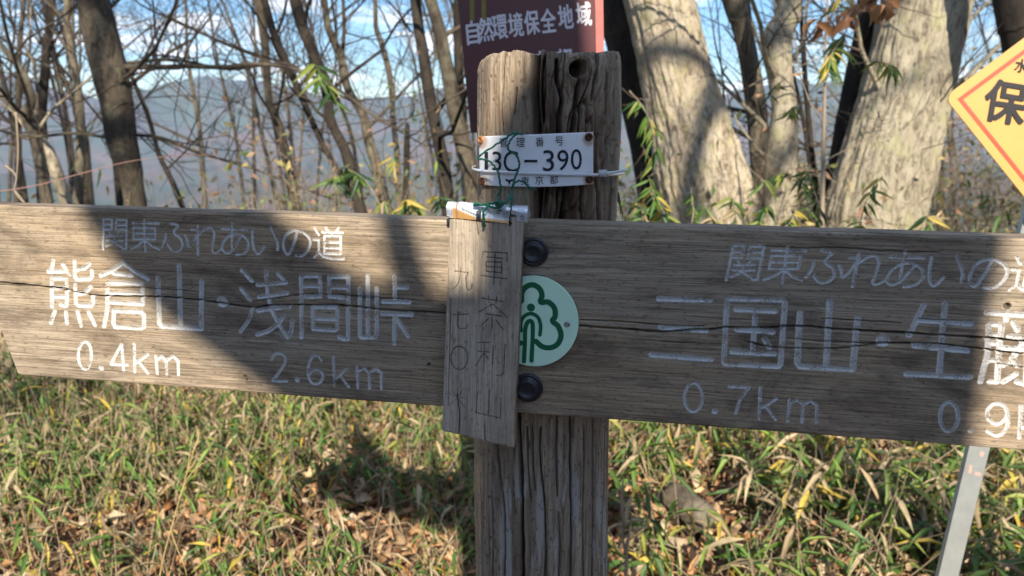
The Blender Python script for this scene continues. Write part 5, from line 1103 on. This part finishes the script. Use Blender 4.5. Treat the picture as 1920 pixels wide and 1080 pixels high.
for i in range(30):
    px = rnd.uniform(-60, 900); Y = rnd.uniform(4.4, 8); x = (px-960)/1400*Y
    o_ = shrub(x, Y, rnd.uniform(.9, 1.8), 400+i, 'thin bare bush on the falling slope behind the left arm of the board', gs, .45); fill.append((px, o_))
rank(fill, 'thin bare bush')

# ------------------------------------------------------------------ trees behind the viewer that shade the sign; others added for dapple and dimmer sky
def caster(name, label, paths):
    root = None; mb = MB()
    for k, (rws, t) in enumerate(paths):
        pts = []; rad = []
        for x, y, w in rws:
            p = bpt(x, y)+TO_SUN*t; pts.append(p); a0, _ = board_ab(np.array([x-w/2, x+w/2]), np.array([float(y)]*2)); rad.append(abs(a0[1]-a0[0])/2)
        pts = np.array(pts); rad = np.array(rad)
        if k == 0:
            f = pts[-1].copy(); f[2] = G(f[0], f[1])-.1; f[0] -= .05; pts = np.vstack([pts, f]); rad = np.append(rad, rad[-1]*1.1)
            root = empty(name, f, label=label, cat='tree')
        q = catmull(np.hstack([pts, rad[:, None]]), 10); tube(mb, q[:, :3], np.maximum(q[:, 3], .004), 40, disp=lambda p, th, r: .25*bark_disp(.05, 5, 3)(p, th, r))
    V, F = mb.done(); wmesh('trunk', V, tofaces(F), bark_grey, root)
caster('shade_tree', 'big forked tree behind the viewer', [
    ([(1150, -2500, 880), (1150, -1800, 900), (1160, -1150, 860), (1230, -700, 740), (1300, -300, 660), (1345, -50, 700), (1375, 90, 770), (1372, 200, 930), (1372, 300, 950), (1372, 448, 950), (1350, 640, 915), (1330, 831, 900)], 2.9),
    ([(60, -60, 120), (150, 120, 150), (205, 260, 210), (295, 380, 240), (390, 480, 245), (515, 580, 235), (650, 665, 235), (850, 700, 250), (1050, 720, 270)], 2.95),
    ([(690, 120, 50), (715, 280, 58), (738, 400, 64), (762, 500, 68), (800, 640, 80)], 3.0)])

def bare_shade(x, y, h, seed, label, r=.11):
    """bare tree behind the viewer whose boughs dapple the wood in front"""
    rg = random.Random(seed); g = G(x, y); root = empty('shade_tree', (x, y, g), label=label, cat='tree'); c = catmull([(x, y, g-.1), (x+rg.gauss(0, .1), y, g+h*.35), (x+rg.gauss(0, .25), y+rg.gauss(0, .2), g+h*.7), (x+rg.gauss(0, .4), y, g+h)], 8)
    mb = MB(); tube(mb, c, np.linspace(r, r*.3, len(c)), 14); V, F = mb.done(); wmesh('trunk', V, tofaces(F), bark_grey, root); out = [[], [], [], []]
    for i in range(9):
        j = int(rg.uniform(.52, .98)*(len(c)-1)); th = rg.uniform(0, 6.28); d = np.array([math.cos(th), math.sin(th)*.6, rg.uniform(0, .9)]); d /= np.linalg.norm(d); grow(out, c[j], d, rg.uniform(1.4, 3.0), .045, 1, 3, rg, kids=4)
    mb = MB()
    for l in (1, 2, 3):
        for p, r_ in out[l]: tube(mb, p, np.maximum(np.array(r_)*1.3, .003), 4, caps=False)
    V, F = mb.done(); wmesh('branches', V, F, bark_grey, root, kind='stuff')
for i, a in enumerate(((-3.2, -4.2, 8.5), (-1.7, -5.4, 10.5), (2.2, -4.6, 9.5), (3.6, -5.6, 11.0), (-5.0, -5.0, 10.5), (5.6, -4.2, 9.5), (-1.1, -7.2, 12.5))):
    bare_shade(*a, 700+i, ['bare tree behind the viewer, nearest on the left', 'tall bare tree far behind the viewer left of the sun', 'bare tree behind the viewer, nearest on the right', 'tall bare tree far behind the viewer on the right', 'bare tree far back at the left', 'bare tree far back at the right', 'tallest bare tree straight behind the viewer'][i])
def evergreen(x, y, z, rx, rz, n, seed, label):
    """dense leafy bush or tree behind the viewer: many separate leaves round a stem"""
    g = G(x, y); root = empty('evergreen_bush', (x, y, g), label=label, cat='bush'); r = np.random.default_rng(seed)
    mb = MB(); tube(mb, catmull([(x, y, g-.1), (x+.1, y, g+(z-g)*.5), (x, y, z+rz*.4)], 4), .05, 8); V, F = mb.done(); wmesh('stem', V, tofaces(F), bark_dark, root)
    d = r.normal(0, 1, (n, 3)); d /= np.linalg.norm(d, axis=1)[:, None]; L = np.array([x, y, z])+d*np.array([rx, rx, rz])*(r.uniform(.1, 1, n)**.45)[:, None]*(1+.25*fbm(d[:, 0]*3, d[:, 1]*3, d[:, 2]*3, s=seed))[:, None]
    L = L[L[:, 2] > g+.05]; n = len(L); tv, tf = blade(2, .5, .2, .1); sz = r.uniform(.12, .22, n); V, F = scatter(tv, tf, L, r.normal(0, 1, (n, 3)), r.normal(0, 1, (n, 3)), sz, sz*.6)
    C = np.array([(.04, .075, .025)])*r.uniform(.6, 1.4, (n, 1)); wmesh('leaves', V, F, leaf_attr, root, kind='stuff', cols=np.repeat(C, len(tv), 0))
for i, (x, y, z, rx, rz, n) in enumerate(((-3.8, -1.2, 1.4, 1.3, 1.6, 2600), (-2.3, -3.4, 1.0, 1.3, 1.3, 2600), (0.0, -4.2, 1.1, 1.5, 1.4, 3000), (2.4, -3.4, 1.0, 1.4, 1.3, 2600), (4.2, -1.4, 1.5, 1.4, 1.7, 2600), (-5.2, -3.5, 3.6, 1.8, 2.6, 3500), (5.8, -3.6, 3.8, 1.9, 2.7, 3500), (-6.0, 0.6, 2.6, 1.5, 2.4, 2600), (6.6, 0.6, 2.8, 1.5, 2.5, 2600))):
    evergreen(x, y, z, rx, rz, n, 900+i, ['evergreen bush at the left behind the viewer', 'low evergreen bush behind the viewer to the left', 'low evergreen bush directly behind the viewer', 'low evergreen bush behind the viewer to the right', 'evergreen bush at the right behind the viewer', 'tall evergreen behind the viewer on the left', 'tall evergreen behind the viewer on the right', 'evergreen beside the path on the far left', 'evergreen beside the path on the far right'][i])

# ------------------------------------------------------------------ air
def haze():
    V, F = box((0, 0, 100), (14800, 14800, 1600)); 
    m = bpy.data.materials.new('haze'); m.use_nodes = True; t = m.node_tree; t.nodes.clear(); o = t.nodes.new('ShaderNodeOutputMaterial'); v = t.nodes.new('ShaderNodeVolumePrincipled')
    v.inputs['Color'].default_value = (.66, .76, 1.0, 1); v.inputs['Density'].default_value = 0.9e-4; v.inputs['Density Attribute'].default_value = ''; v.inputs['Anisotropy'].default_value = 0.2; t.links.new(v.outputs[0], o.inputs['Volume'])
    link('haze', mesh('haze', V, F, m, smooth=False), kind='stuff', label='thin blue air haze between the ridge and the far mountains', cat='haze')
haze()
